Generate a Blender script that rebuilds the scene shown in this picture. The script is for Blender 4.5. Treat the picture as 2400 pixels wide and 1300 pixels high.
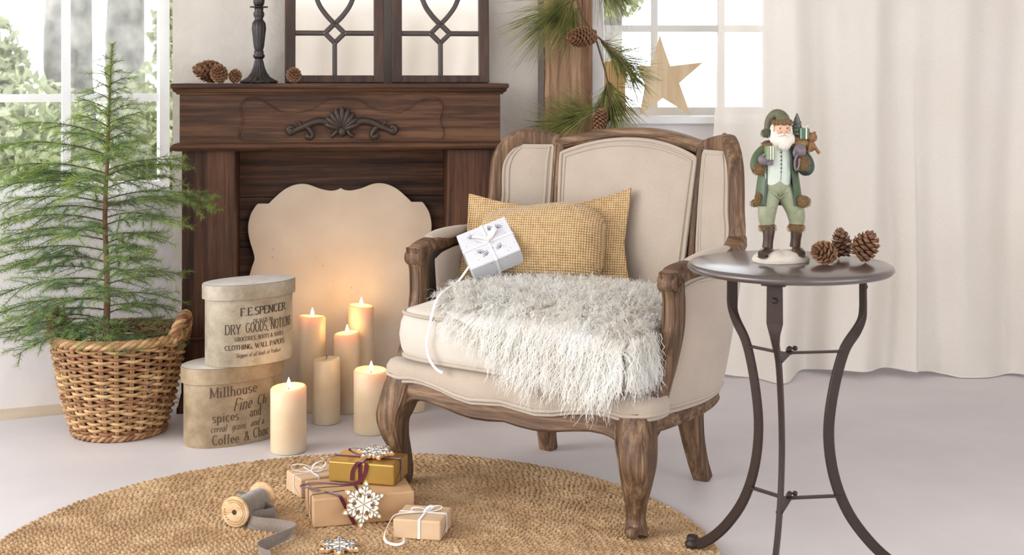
import bpy, bmesh, math, random
import numpy as np
from mathutils import Vector, Matrix, Quaternion

for _o in list(bpy.data.objects):
    bpy.data.objects.remove(_o, do_unlink=True)
SC = bpy.context.scene
COL = SC.collection
PI = math.pi

# ------------------------------------------------------------------ camera, sky, sun, exposure
FPX, YH, EYE = 3150.0, 185.0, 1.10          # focal length in pixels, horizon row, eye height
cam_data = bpy.data.cameras.new('camera')
cam_data.sensor_width = 36.0
cam_data.lens = FPX / 2400 * 36
cam_data.shift_y = -(650 - YH) / 2400
cam_data.clip_start, cam_data.clip_end = 0.05, 200
cam_data.dof.use_dof = True
cam_data.dof.focus_distance = 3.75
cam_data.dof.aperture_fstop = 7.1
cam = bpy.data.objects.new('camera', cam_data)
cam.location = (0, 0, EYE)
cam.rotation_euler = (PI / 2, 0, 0)
COL.objects.link(cam)
SC.camera = cam
SC.cycles.diffuse_bounces = 4
SC.cycles.max_bounces = 8
SC.cycles.adaptive_threshold = 0.03
SC.cycles.use_light_tree = False

world = bpy.data.worlds.new('sky')
SC.world = world
world.use_nodes = True
wb = world.node_tree.nodes['Background']
wb.inputs['Color'].default_value = (0.92, 0.955, 1.0, 1)
wb.inputs['Strength'].default_value = 2.35

sun_d = bpy.data.lights.new('sun', 'SUN')
sun_d.energy = 1.7
sun_d.angle = math.radians(34)
sun_d.color = (1.0, 0.965, 0.93)
sun = bpy.data.objects.new('sun', sun_d)
sun.rotation_euler = Vector((0.80, 0.42, -0.42)).to_track_quat('-Z', 'Y').to_euler()
COL.objects.link(sun)

vs = SC.view_settings
vs.view_transform = 'Standard'
vs.look = 'None'
vs.exposure = 0.50
vs.gamma = 1.0
vs.use_curve_mapping = False

# ------------------------------------------------------------------ helpers
def at(px, py, d):
    """point of the place seen at photo pixel (px, py) at distance d"""
    return Vector(((px - 1200) / FPX * d, d, EYE - (py - YH) / FPX * d))

def on_floor(px, py, z=0.0):
    d = (EYE - z) * FPX / (py - YH)
    return Vector(((px - 1200) / FPX * d, d, z))

def cr(pts, n, closed=False):
    """Catmull-Rom through points of any dimension -> n samples"""
    P = np.array(pts, float)
    if P.ndim == 1:
        P = P[:, None]
    m = len(P)
    if closed:
        Q = np.vstack([P[-1], P, P[0], P[1]])
        segs = m
        ts = np.linspace(0, segs, n, endpoint=False)
    else:
        Q = np.vstack([2 * P[0] - P[1], P, 2 * P[-1] - P[-2]])
        segs = m - 1
        ts = np.linspace(0, segs, n)
    i = np.minimum(ts.astype(int), segs - 1)
    t = (ts - i)[:, None]
    a, b, c, d = Q[i], Q[i + 1], Q[i + 2], Q[i + 3]
    return 0.5 * (2 * b + (c - a) * t + (2 * a - 5 * b + 4 * c - d) * t ** 2 + (3 * b - a - 3 * c + d) * t ** 3)

def interp(x, xs, ys):
    return float(np.interp(x, xs, ys))

def link(o, parent=None):
    COL.objects.link(o)
    if parent is not None:
        o.parent = parent
    return o

def np_obj(name, V, F, mat, parent=None, smooth=True):
    """fast mesh from arrays; F is (n,3) or (n,4)"""
    V = np.asarray(V, np.float32).reshape(-1, 3)
    F = np.asarray(F, np.int32)
    k = F.shape[1]
    me = bpy.data.meshes.new(name)
    me.vertices.add(len(V)); me.vertices.foreach_set('co', V.ravel())
    me.loops.add(F.size); me.loops.foreach_set('vertex_index', F.ravel())
    me.polygons.add(len(F))
    me.polygons.foreach_set('loop_start', np.arange(0, F.size, k, dtype=np.int32))
    me.polygons.foreach_set('use_smooth', np.full(len(F), smooth, bool))
    me.update(calc_edges=True)
    me.materials.append(mat)
    return link(bpy.data.objects.new(name, me), parent)

def rot_to(axis):
    return Vector((0, 0, 1)).rotation_difference(Vector(axis)).to_matrix()

class MB:
    def __init__(self):
        self.v, self.f, self.s = [], [], []
    def add(self, V, F, smooth=False):
        b = len(self.v)
        self.v += [tuple(map(float, p)) for p in V]
        self.f += [tuple(b + int(i) for i in q) for q in F]
        self.s += [smooth] * len(F)
        return self
    def box(self, c, s, M=None):
        sx, sy, sz = s[0] / 2, s[1] / 2, s[2] / 2
        V = [Vector((x, y, z)) for x in (-sx, sx) for y in (-sy, sy) for z in (-sz, sz)]
        if M is not None:
            V = [M @ p for p in V]
        V = [p + Vector(c) for p in V]
        return self.add(V, [(0, 1, 3, 2), (4, 6, 7, 5), (0, 4, 5, 1), (2, 3, 7, 6), (0, 2, 6, 4), (1, 5, 7, 3)])
    def sweep(self, path, sec, up=None, closed=False, caps=True, smooth=True):
        """sec: list of 2-d section loops (one per path point) or a single loop"""
        P = [Vector(p) for p in path]
        n = len(P)
        single = not isinstance(sec[0][0], (list, tuple, np.ndarray))
        m = len(sec) if single else len(sec[0])
        V, prevN = [], None
        for i in range(n):
            a = P[i - 1] if (i > 0 or closed) else P[i]
            b = P[(i + 1) % n] if (i < n - 1 or closed) else P[i]
            T = (b - a)
            T = T.normalized() if T.length > 1e-9 else Vector((0, 0, 1))
            if up is not None:
                u = Vector(up[i]) if isinstance(up, list) else Vector(up)
                S = T.cross(u)
                if S.length < 1e-6:
                    S = T.orthogonal()
                S.normalize(); N = S.cross(T)
            else:
                if prevN is None:
                    N = T.orthogonal().normalized()
                else:
                    N = (prevN - T * prevN.dot(T))
                    N = N.normalized() if N.length > 1e-6 else T.orthogonal().normalized()
                prevN = N
                S = T.cross(N)
            loop = sec if single else sec[i]
            for (x, y) in loop:
                V.append(P[i] + S * x + N * y)
        F = []
        for i in range(n if closed else n - 1):
            for j in range(m):
                a, b = i * m + j, i * m + (j + 1) % m
                c, d = ((i + 1) % n) * m + (j + 1) % m, ((i + 1) % n) * m + j
                F.append((a, b, c, d))
        self.add(V, F, smooth)
        if caps and not closed:
            self.add(V[:m][::-1], [tuple(range(m))], False)
            self.add(V[-m:], [tuple(range(m))], False)
        return self
    def tube(self, path, r, seg=8, closed=False, caps=True, flat=1.0, up=None):
        rr = r if isinstance(r, (list, tuple, np.ndarray)) else [r] * len(path)
        cs = [(math.cos(2 * PI * k / seg), math.sin(2 * PI * k / seg)) for k in range(seg)]
        return self.sweep(path, [[(q * x, q * flat * y) for x, y in cs] for q in rr], up, closed, caps)
    def lathe(self, prof, seg=32, c=(0, 0, 0), M=None, sx=1.0, sy=1.0, ripple=None):
        V = []
        for k, (r, z) in enumerate(prof):
            for j in range(seg):
                a = 2 * PI * j / seg
                q = r * (1 + (ripple(a, k) if ripple else 0))
                p = Vector((q * math.cos(a) * sx, q * math.sin(a) * sy, z))
                V.append((M @ p if M is not None else p) + Vector(c))
        F = []
        for k in range(len(prof) - 1):
            for j in range(seg):
                a, b = k * seg + j, k * seg + (j + 1) % seg
                F.append((a, b, b + seg, a + seg))
        self.add(V, F, True)
        n = len(prof)
        if prof[0][0] > 1e-5:
            self.add(V[:seg][::-1], [tuple(range(seg))], False)
        if prof[-1][0] > 1e-5:
            self.add(V[-seg:], [tuple(range(seg))], False)
        return self
    def ball(self, c, r, M=None, nu=16, nv=10):
        r = (r, r, r) if not isinstance(r, (tuple, list)) else r
        V, F = [], []
        for i in range(nv + 1):
            t = PI * i / nv
            for j in range(nu):
                p = 2 * PI * j / nu
                q = Vector((r[0] * math.sin(t) * math.cos(p), r[1] * math.sin(t) * math.sin(p), r[2] * math.cos(t)))
                V.append((M @ q if M is not None else q) + Vector(c))
        for i in range(nv):
            for j in range(nu):
                a, b = i * nu + j, i * nu + (j + 1) % nu
                F.append((a, a + nu, b + nu, b))
        return self.add(V, F, True)
    def surf(self, fn, nu, nv, smooth=True, closed_u=False):
        V = [fn(i / (nu if closed_u else nu - 1), j / (nv - 1)) for j in range(nv) for i in range(nu)]
        F = []
        for j in range(nv - 1):
            for i in range(nu if closed_u else nu - 1):
                a, b = j * nu + i, j * nu + (i + 1) % nu
                F.append((a, b, b + nu, a + nu))
        return self.add(V, F, smooth)
    def prism(self, outline, t, fn=None, smooth_side=False, y0=0.0):
        """outline (x,z) counter-clockwise seen from -y; extruded along +y by t; fn maps (x,y,z)"""
        fn = fn or (lambda x, y, z: (x, y, z))
        n = len(outline)
        A = [fn(x, y0, z) for x, z in outline]
        B = [fn(x, y0 + t, z) for x, z in outline]
        self.add(A, [tuple(range(n))])
        self.add(B, [tuple(range(n))[::-1]])
        self.add(A + B, [(i, i + n, (i + 1) % n + n, (i + 1) % n) for i in range(n)], smooth_side)
        return self
    def build(self, name, mat, parent=None, bevel=0.0, bseg=2, subsurf=0, weld=False):
        me = bpy.data.meshes.new(name)
        me.from_pydata(self.v, [], self.f)
        me.polygons.foreach_set('use_smooth', self.s)
        me.update()
        me.materials.append(mat)
        o = link(bpy.data.objects.new(name, me), parent)
        if weld:
            w = o.modifiers.new('weld', 'WELD'); w.merge_threshold = 1e-5
        if bevel > 0:
            w = o.modifiers.new('weld', 'WELD'); w.merge_threshold = 1e-5
            b = o.modifiers.new('bevel', 'BEVEL')
            b.width, b.segments, b.limit_method, b.angle_limit = bevel, bseg, 'ANGLE', math.radians(40)
            b.harden_normals = False
        if subsurf:
            s = o.modifiers.new('subsurf', 'SUBSURF'); s.levels = s.render_levels = subsurf
        return o

def circ(r, seg=8, ry=None):
    return [(r * math.cos(2 * PI * k / seg), (ry or r) * math.sin(2 * PI * k / seg)) for k in range(seg)]

def rrect(w, h, r, k=3):
    """rounded rectangle section"""
    out = []
    for cx, cy, a0 in ((w / 2 - r, h / 2 - r, 0), (-w / 2 + r, h / 2 - r, 90), (-w / 2 + r, -h / 2 + r, 180), (w / 2 - r, -h / 2 + r, 270)):
        for i in range(k + 1):
            a = math.radians(a0 + 90 * i / k)
            out.append((cx + r * math.cos(a), cy + r * math.sin(a)))
    return out

def thing(name, label, cat, loc=(0, 0, 0), rz=0.0, group=None):
    o = bpy.data.objects.new(name, None)
    o.empty_display_size = 0.05
    link(o)
    o.location = loc
    o.rotation_euler = (0, 0, rz)
    return tag(o, label, cat, group)

def tag(o, label=None, cat=None, group=None, kind=None):
    if label: o['label'] = label
    if cat: o['category'] = cat
    if group: o['group'] = group
    if kind: o['kind'] = kind
    return o

def copy_tree(o, parent=None):
    c = o.copy()
    COL.objects.link(c)
    c.parent = parent
    for ch in list(o.children):
        copy_tree(ch, c)
    return c

def strands(P, R, sides=3):
    """P (N,S,3) polylines, R (N,S) radii -> verts, quads of thin tubes"""
    N, S, _ = P.shape
    T = P[:, -1] - P[:, 0]
    T /= np.linalg.norm(T, axis=1, keepdims=True) + 1e-9
    ref = np.where(np.abs(T[:, 2:3]) < 0.9, np.array([[0, 0, 1.0]]), np.array([[1.0, 0, 0]]))
    A = np.cross(T, ref); A /= np.linalg.norm(A, axis=1, keepdims=True) + 1e-9
    B = np.cross(T, A)
    V = np.zeros((N, S, sides, 3))
    for k in range(sides):
        a = 2 * PI * k / sides
        V[:, :, k] = P + R[:, :, None] * (math.cos(a) * A[:, None] + math.sin(a) * B[:, None])
    idx = np.arange(N * S * sides).reshape(N, S, sides)
    F = []
    for k in range(sides):
        k2 = (k + 1) % sides
        F.append(np.stack([idx[:, :-1, k], idx[:, :-1, k2], idx[:, 1:, k2], idx[:, 1:, k]], -1).reshape(-1, 4))
    return V.reshape(-1, 3), np.concatenate(F)

def needles_mesh(base, direc, length, rad):
    """thin three-sided spikes; arrays (N,3),(N,3),(N,),(N,) -> verts, tris"""
    N = len(base)
    D = direc / (np.linalg.norm(direc, axis=1, keepdims=True) + 1e-9)
    ref = np.where(np.abs(D[:, 2:3]) < 0.9, np.array([[0, 0, 1.0]]), np.array([[1.0, 0, 0]]))
    A = np.cross(D, ref); A /= np.linalg.norm(A, axis=1, keepdims=True) + 1e-9
    B = np.cross(D, A)
    V = np.zeros((N, 4, 3))
    for k in range(3):
        a = 2 * PI * k / 3
        V[:, k] = base + rad[:, None] * (math.cos(a) * A + math.sin(a) * B)
    V[:, 3] = base + D * length[:, None]
    i = np.arange(N)[:, None] * 4
    F = np.concatenate([i + np.array([[0, 1, 3]]), i + np.array([[1, 2, 3]]), i + np.array([[2, 0, 3]])])
    return V.reshape(-1, 3), F

# ------------------------------------------------------------------ materials
def srgb(r, g, b):
    f = lambda c: (c / 255 / 12.92) if c / 255 <= 0.04045 else ((c / 255 + 0.055) / 1.055) ** 2.4
    return (f(r), f(g), f(b), 1)

def new_mat(name):
    m = bpy.data.materials.new(name)
    m.use_nodes = True
    nt = m.node_tree
    return m, nt, nt.nodes['Principled BSDF'], nt.nodes['Material Output']

def nd(nt, typ, **kw):
    n = nt.nodes.new(typ)
    for k, v in kw.items():
        if hasattr(n, k) and k not in n.inputs:
            setattr(n, k, v)
        else:
            n.inputs[k].default_value = v
    return n

def ramp(nt, fac, stops):
    r = nt.nodes.new('ShaderNodeValToRGB')
    e = r.color_ramp.elements
    while len(e) < len(stops):
        e.new(0.5)
    for el, (p, c) in zip(e, stops):
        el.position, el.color = p, c
    nt.links.new(fac, r.inputs['Fac'])
    return r.outputs['Color']

def coords(nt, scale=(1, 1, 1), which='Object', rot=(0, 0, 0)):
    tc = nt.nodes.new('ShaderNodeTexCoord')
    mp = nt.nodes.new('ShaderNodeMapping')
    mp.inputs['Scale'].default_value = scale
    mp.inputs['Rotation'].default_value = rot
    nt.links.new(tc.outputs[which], mp.inputs['Vector'])
    return mp.outputs['Vector']

def bump(nt, bsdf, h, strength=0.3, dist=0.01):
    b = nd(nt, 'ShaderNodeBump', Strength=strength, Distance=dist)
    nt.links.new(h, b.inputs['Height'])
    nt.links.new(b.outputs['Normal'], bsdf.inputs['Normal'])
    return b

def plain(name, col, rough=0.5, metal=0.0, noise=0.06, nscale=30, bstr=0.0, sheen=0.0, sss=0.0, spec=0.5):
    """one colour with slight unevenness"""
    m, nt, b, out = new_mat(name)
    v = coords(nt)
    n = nd(nt, 'ShaderNodeTexNoise', Scale=nscale, Detail=4.0)
    nt.links.new(v, n.inputs['Vector'])
    lo = tuple(c * (1 - noise) for c in col[:3]) + (1,)
    hi = tuple(min(1, c * (1 + noise)) for c in col[:3]) + (1,)
    nt.links.new(ramp(nt, n.outputs['Fac'], [(0.3, lo), (0.7, hi)]), b.inputs['Base Color'])
    b.inputs['Roughness'].default_value = rough
    b.inputs['Metallic'].default_value = metal
    b.inputs['Specular IOR Level'].default_value = spec
    if sheen: b.inputs['Sheen Weight'].default_value = sheen
    if sss:
        b.inputs['Subsurface Weight'].default_value = sss
        b.inputs['Subsurface Radius'].default_value = (0.03, 0.02, 0.012)
        b.inputs['Subsurface Scale'].default_value = 1.0
    if bstr: bump(nt, b, n.outputs['Fac'], bstr, 0.004)
    return m

def wood(name, dark, mid, light, axis='X', grain=1.0, rough=0.55, bstr=0.25, spec=0.4):
    m, nt, b, out = new_mat(name)
    along, across = 1.2 * grain, 26 * grain
    sc = {'X': (along, across, across), 'Y': (across, along, across), 'Z': (across, across, along)}[axis]
    v = coords(nt, sc)
    n1 = nd(nt, 'ShaderNodeTexNoise', Scale=1.0, Detail=4.0, Roughness=0.62, Distortion=0.25)
    nt.links.new(v, n1.inputs['Vector'])
    v2 = coords(nt, tuple(4.5 * s for s in sc))
    n2 = nd(nt, 'ShaderNodeTexNoise', Scale=1.0, Detail=3.0, Roughness=0.7)
    nt.links.new(v2, n2.inputs['Vector'])
    v3 = coords(nt, tuple(0.28 * s for s in sc))
    n3 = nd(nt, 'ShaderNodeTexNoise', Scale=1.0, Detail=2.0)
    nt.links.new(v3, n3.inputs['Vector'])
    mx = nd(nt, 'ShaderNodeMath', operation='MULTIPLY_ADD')
    nt.links.new(n2.outputs['Fac'], mx.inputs[0]); mx.inputs[1].default_value = 0.45
    nt.links.new(n1.outputs['Fac'], mx.inputs[2])
    m3 = nd(nt, 'ShaderNodeMath', operation='MULTIPLY_ADD')
    nt.links.new(n3.outputs['Fac'], m3.inputs[0]); m3.inputs[1].default_value = 0.5
    nt.links.new(mx.outputs[0], m3.inputs[2])
    sub = nd(nt, 'ShaderNodeMath', operation='SUBTRACT'); sub.inputs[1].default_value = 0.475
    nt.links.new(m3.outputs[0], sub.inputs[0])
    nt.links.new(ramp(nt, sub.outputs[0], [(0.28, dark), (0.5, mid), (0.74, light)]), b.inputs['Base Color'])
    b.inputs['Roughness'].default_value = rough
    b.inputs['Specular IOR Level'].default_value = spec
    bump(nt, b, mx.outputs[0], bstr, 0.003)
    return m

def fabric(name, c1, c2, scale=900, rough=0.95, bstr=0.25, sheen=0.25, weave=True, dist=0.001, blot=0.5):
    m, nt, b, out = new_mat(name)
    v = coords(nt)
    w1 = nd(nt, 'ShaderNodeTexNoise', Scale=scale, Detail=2.0)
    nt.links.new(v, w1.inputs['Vector'])
    n = nd(nt, 'ShaderNodeTexNoise', Scale=9.0, Detail=5.0)
    nt.links.new(v, n.inputs['Vector'])
    mx = nd(nt, 'ShaderNodeMath', operation='MULTIPLY_ADD')
    nt.links.new(n.outputs['Fac'], mx.inputs[0]); mx.inputs[1].default_value = blot
    nt.links.new(w1.outputs['Fac'], mx.inputs[2])
    nt.links.new(ramp(nt, mx.outputs[0], [(0.5, c1), (1.0, c2)]), b.inputs['Base Color'])
    b.inputs['Roughness'].default_value = rough
    b.inputs['Specular IOR Level'].default_value = 0.15
    b.inputs['Sheen Weight'].default_value = sheen
    bump(nt, b, w1.outputs['Fac'], bstr, dist)
    return m

M = {}
M['mantel_h'] = wood('stained_wood_horizontal', srgb(38, 24, 16), srgb(74, 49, 34), srgb(110, 77, 53), 'X', 1.3, 0.55, 0.3, 0.25)
M['mantel_v'] = wood('stained_wood_vertical', srgb(42, 26, 18), srgb(74, 48, 35), srgb(104, 72, 52), 'Z', 1.3, 0.55, 0.3, 0.25)
M['mantel_carve'] = plain('carved_dark_wood', srgb(52, 38, 28), 0.5, noise=0.25, nscale=60)
M['frame_wood'] = wood('mirror_frame_wood', srgb(52, 36, 28), srgb(72, 52, 42), srgb(92, 68, 55), 'Z', 1.5, 0.55, 0.2)
M['lattice'] = plain('lattice_paint', srgb(74, 62, 56), 0.5, noise=0.15)
M['chair_wood'] = wood('limed_chair_wood', srgb(58, 40, 27), srgb(98, 72, 50), srgb(146, 116, 88), 'Z', 2.2, 0.6, 0.5)
M['chair_wood_x'] = wood('limed_chair_wood_rail', srgb(58, 40, 27), srgb(98, 72, 50), srgb(146, 116, 88), 'X', 2.2, 0.6, 0.5)
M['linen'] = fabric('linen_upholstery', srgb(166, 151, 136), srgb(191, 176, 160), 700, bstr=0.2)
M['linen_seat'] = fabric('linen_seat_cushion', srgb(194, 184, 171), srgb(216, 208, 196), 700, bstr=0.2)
M['piping'] = fabric('linen_piping', srgb(170, 156, 140), srgb(190, 176, 160), 900, bstr=0.15)
M['iron'] = plain('bronzed_iron', srgb(52, 38, 32), 0.5, 0.1, 0.12, 40, spec=0.35)
M['iron_top'] = plain('bronzed_tabletop', srgb(70, 56, 52), 0.30, 0.0, 0.08, 12, spec=0.9)
_b = M['iron_top'].node_tree.nodes['Principled BSDF']; _b.inputs['Coat Weight'].default_value = 0.6; _b.inputs['Coat Roughness'].default_value = 0.16
M['pewter'] = plain('dark_pewter', srgb(64, 58, 58), 0.38, 0.7, 0.15, 50)
M['kraft'] = plain('kraft_paper', srgb(190, 152, 112), 0.6, 0, 0.06, 25, 0.05)
M['kraft_pale'] = plain('pale_kraft_paper', srgb(205, 174, 140), 0.6, 0, 0.06, 25, 0.05)
M['gold'] = plain('gold_paper', srgb(186, 150, 78), 0.36, 0.75, 0.06, 14, 0.08)
M['white_paper'] = plain('white_paper', srgb(208, 208, 212), 0.55, 0, 0.02, 25)
M['ribbon_red'] = fabric('burgundy_velvet', srgb(70, 18, 32), srgb(104, 30, 48), 500, sheen=0.5)
M['ribbon_white'] = fabric('white_ribbon', srgb(222, 219, 218), srgb(236, 234, 232), 500)
M['ribbon_grey'] = fabric('grey_velvet', srgb(108, 96, 86), srgb(140, 127, 116), 400, sheen=0.5)
M['twine'] = plain('dark_twine', srgb(62, 56, 54), 0.8)
M['spool'] = wood('pale_spool_wood', srgb(178, 140, 98), srgb(208, 172, 128), srgb(224, 192, 152), 'X', 2.0, 0.6, 0.1)
M['cookie'] = plain('biscuit', srgb(196, 146, 88), 0.7, 0, 0.2, 60, 0.2)
M['icing'] = plain('white_icing', srgb(240, 236, 228), 0.4, 0, 0.02, 60)
M['icing_line'] = plain('dark_piping', srgb(70, 66, 66), 0.4)
M['icing_gold'] = plain('olive_piping', srgb(132, 112, 70), 0.4)
M['oat'] = plain('black_print', srgb(44, 40, 38), 0.7)
M['cone'] = plain('pine_cone_brown', srgb(66, 42, 28), 0.65, 0, 0.3, 90)
M['cone_edge'] = plain('pine_cone_scale_edge', srgb(172, 134, 100), 0.6, 0, 0.3, 120)
M['cone_tip'] = plain('pine_cone_scale', srgb(122, 84, 58), 0.6, 0, 0.45, 120)
M['bark'] = plain('young_bark', srgb(112, 82, 56), 0.85, 0, 0.3, 80, 0.4)
M['twig'] = plain('twig_bark', srgb(92, 70, 52), 0.85, 0, 0.3, 80, 0.2)
M['soil'] = plain('dark_soil', srgb(48, 38, 30), 0.95, 0, 0.4, 60, 0.8)
M['white_paint'] = plain('white_window_paint', srgb(240, 240, 238), 0.45, 0, 0.02, 20)
M['star_wood'] = wood('pale_plywood', srgb(220, 192, 152), srgb(232, 208, 170), srgb(240, 221, 188), 'Z', 0.8, 0.6, 0.05)
M['crate_wood'] = wood('pale_pine', srgb(196, 150, 96), srgb(216, 174, 118), srgb(230, 194, 142), 'Z', 0.8, 0.6, 0.1)
M['post'] = wood('old_oak', srgb(96, 68, 48), srgb(158, 122, 94), srgb(194, 160, 130), 'Z', 0.9, 0.8, 0.8)
M['rattan_a'] = wood('rattan_light', srgb(146, 108, 68), srgb(184, 146, 100), srgb(212, 178, 134), 'X', 3.0, 0.5, 0.15)
M['rattan_b'] = wood('rattan_dark', srgb(116, 84, 54), srgb(158, 120, 82), srgb(188, 150, 110), 'X', 3.0, 0.5, 0.15)
M['rattan_c'] = wood('rattan_red', srgb(96, 58, 38), srgb(132, 86, 56), srgb(164, 116, 80), 'X', 3.0, 0.5, 0.15)
# ------------------------------------------------------------------ the room
def floor_mat():
    m, nt, b, out = new_mat('pale_screed')
    v = coords(nt)
    n = nd(nt, 'ShaderNodeTexNoise', Scale=2.2, Detail=8.0, Roughness=0.6)
    n2 = nd(nt, 'ShaderNodeTexNoise', Scale=55.0, Detail=6.0, Roughness=0.7)
    nt.links.new(v, n.inputs['Vector']); nt.links.new(v, n2.inputs['Vector'])
    c1 = ramp(nt, n.outputs['Fac'], [(0.25, srgb(202, 196, 196)), (0.55, srgb(212, 206, 206)), (0.8, srgb(220, 214, 215))])
    c2 = ramp(nt, n2.outputs['Fac'], [(0.26, srgb(178, 170, 170)), (0.36, (1, 1, 1, 1))])
    mx = nd(nt, 'ShaderNodeMixRGB', blend_type='MULTIPLY', Fac=0.35)
    nt.links.new(c1, mx.inputs['Color1']); nt.links.new(c2, mx.inputs['Color2'])
    nt.links.new(mx.outputs['Color'], b.inputs['Base Color'])
    b.inputs['Roughness'].default_value = 0.5
    b.inputs['Specular IOR Level'].default_value = 0.35
    bump(nt, b, n2.outputs['Fac'], 0.12, 0.002)
    return m

def plaster(name, c1, c2, bs=0.5, sc=3.0):
    m, nt, b, out = new_mat(name)
    v = coords(nt)
    n = nd(nt, 'ShaderNodeTexNoise', Scale=sc, Detail=8.0, Roughness=0.6, Distortion=0.4)
    n2 = nd(nt, 'ShaderNodeTexNoise', Scale=sc * 3.3, Detail=6.0, Roughness=0.6)
    nt.links.new(v, n.inputs['Vector']); nt.links.new(v, n2.inputs['Vector'])
    nt.links.new(ramp(nt, n.outputs['Fac'], [(0.3, c1), (0.7, c2)]), b.inputs['Base Color'])
    b.inputs['Roughness'].default_value = 0.9
    b.inputs['Specular IOR Level'].default_value = 0.2
    bump(nt, b, n2.outputs['Fac'], bs, 0.012)
    return m

M['floor'] = floor_mat()
M['plaster_grey'] = plaster('grey_plaster', srgb(196, 188, 176), srgb(214, 206, 196), 1.0, 2.2)
M['plaster_white'] = plaster('white_plaster', srgb(228, 223, 221), srgb(238, 234, 233), 0.25)
M['strip'] = plaster('floor_edge_strip', srgb(196, 176, 152), srgb(212, 196, 176), 0.15)

def struct(o, kind='structure'):
    o['kind'] = kind
    return o

def slab(name, poly, z0, z1, mat, parent=None):
    """vertical-sided slab over a plan polygon (counter-clockwise)"""
    n = len(poly)
    V = [(x, y, z0) for x, y in poly] + [(x, y, z1) for x, y in poly]
    F = [tuple(range(n))[::-1], tuple(range(n, 2 * n))] + [(i, (i + 1) % n, (i + 1) % n + n, i + n) for i in range(n)]
    return MB().add(V, F).build(name, mat, parent)

def wall_box(mb, P, D, Nrm, s0, s1, z0, z1, t0, t1):
    """box along plan direction D from P, offset along Nrm between t0 and t1"""
    V = []
    for s in (s0, s1):
        for t in (t0, t1):
            for z in (z0, z1):
                q = P + D * s + Nrm * t
                V.append((q.x, q.y, z))
    mb.add(V, [(0, 1, 3, 2), (4, 6, 7, 5), (0, 4, 5, 1), (2, 3, 7, 6), (0, 2, 6, 4), (1, 5, 7, 3)])

# plan directions
MYAW = math.radians(7)
MD = Vector((math.cos(MYAW), math.sin(MYAW), 0))        # along the mantel front, towards the right
MN = Vector((-math.sin(MYAW), math.cos(MYAW), 0))       # into the wall
M0 = Vector((-1.096, 4.43, 0))                           # front left corner of the mantel
MW, MDEP = 1.064, 0.25
WB = M0 + MN * (MDEP + 0.01)                            # a point on the back wall
CORNER = WB - MD * 0.055
LA = math.radians(24)
LD = Vector((-math.cos(LA), -math.sin(LA), 0))          # left wall runs from the corner towards the camera
LN = Vector((-math.sin(LA), math.cos(LA), 0))           # away from the room
CEIL = 2.9

fl = slab('floor', [(-4.2, -3.5), (3.6, -3.5), (3.6, 5.4), (-1.2, 5.4), (-1.75, 4.62), (-4.2, 3.45)], -0.12, 0.0, M['floor'])
struct(fl)
tag(fl, 'pale lilac-white screed floor of the room')
cl = slab('ceiling', [(-4.4, -2.4), (3.8, -2.4), (3.8, 5.6), (-4.4, 5.6)], CEIL, CEIL + 0.1, M['plaster_white'])
struct(cl); tag(cl, 'white plaster ceiling above the room')

# left wall with the window opening
SILL, HEAD = 0.685, 2.45
WS0, WS1 = 0.0, 2.05
mb = MB()
wall_box(mb, CORNER, LD, LN, -0.06, 3.0, 0, SILL, 0.0, 0.34)
wall_box(mb, CORNER, LD, LN, -0.06, 3.0, HEAD, CEIL, 0.0, 0.34)
wall_box(mb, CORNER, LD, LN, WS1, 3.0, SILL, HEAD, 0.0, 0.34)
wl = struct(mb.build('wall_left', M['plaster_white']))
tag(wl, 'white plaster wall below the garden window')
# edge strip along the left wall on the floor
mb = MB()
wall_box(mb, CORNER, LD, LN, 0.0, 2.9, 0.0, 0.006, -0.13, 0.0)
tag(struct(mb.build('trim_1', M['strip'])), 'beige floor strip along the white wall')
mb = MB()
wall_box(mb, CORNER, LD, LN, 0.0, WS1, SILL, SILL + 0.022, -0.02, 0.30)
tag(struct(mb.build('trim_2', M['white_paint'])), 'white sill board of the garden window')

def pane_mat():
    m, nt, b, out = new_mat('window_glass')
    tr = nt.nodes.new('ShaderNodeBsdfTransparent')
    gl = nd(nt, 'ShaderNodeBsdfGlossy', Roughness=0.02)
    lw = nd(nt, 'ShaderNodeFresnel', IOR=1.35)
    mx = nt.nodes.new('ShaderNodeMixShader')
    nt.links.new(lw.outputs[0], mx.inputs[0]); nt.links.new(tr.outputs[0], mx.inputs[1]); nt.links.new(gl.outputs[0], mx.inputs[2])
    nt.links.new(mx.outputs[0], out.inputs['Surface'])
    return m
M['glass'] = pane_mat()

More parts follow.
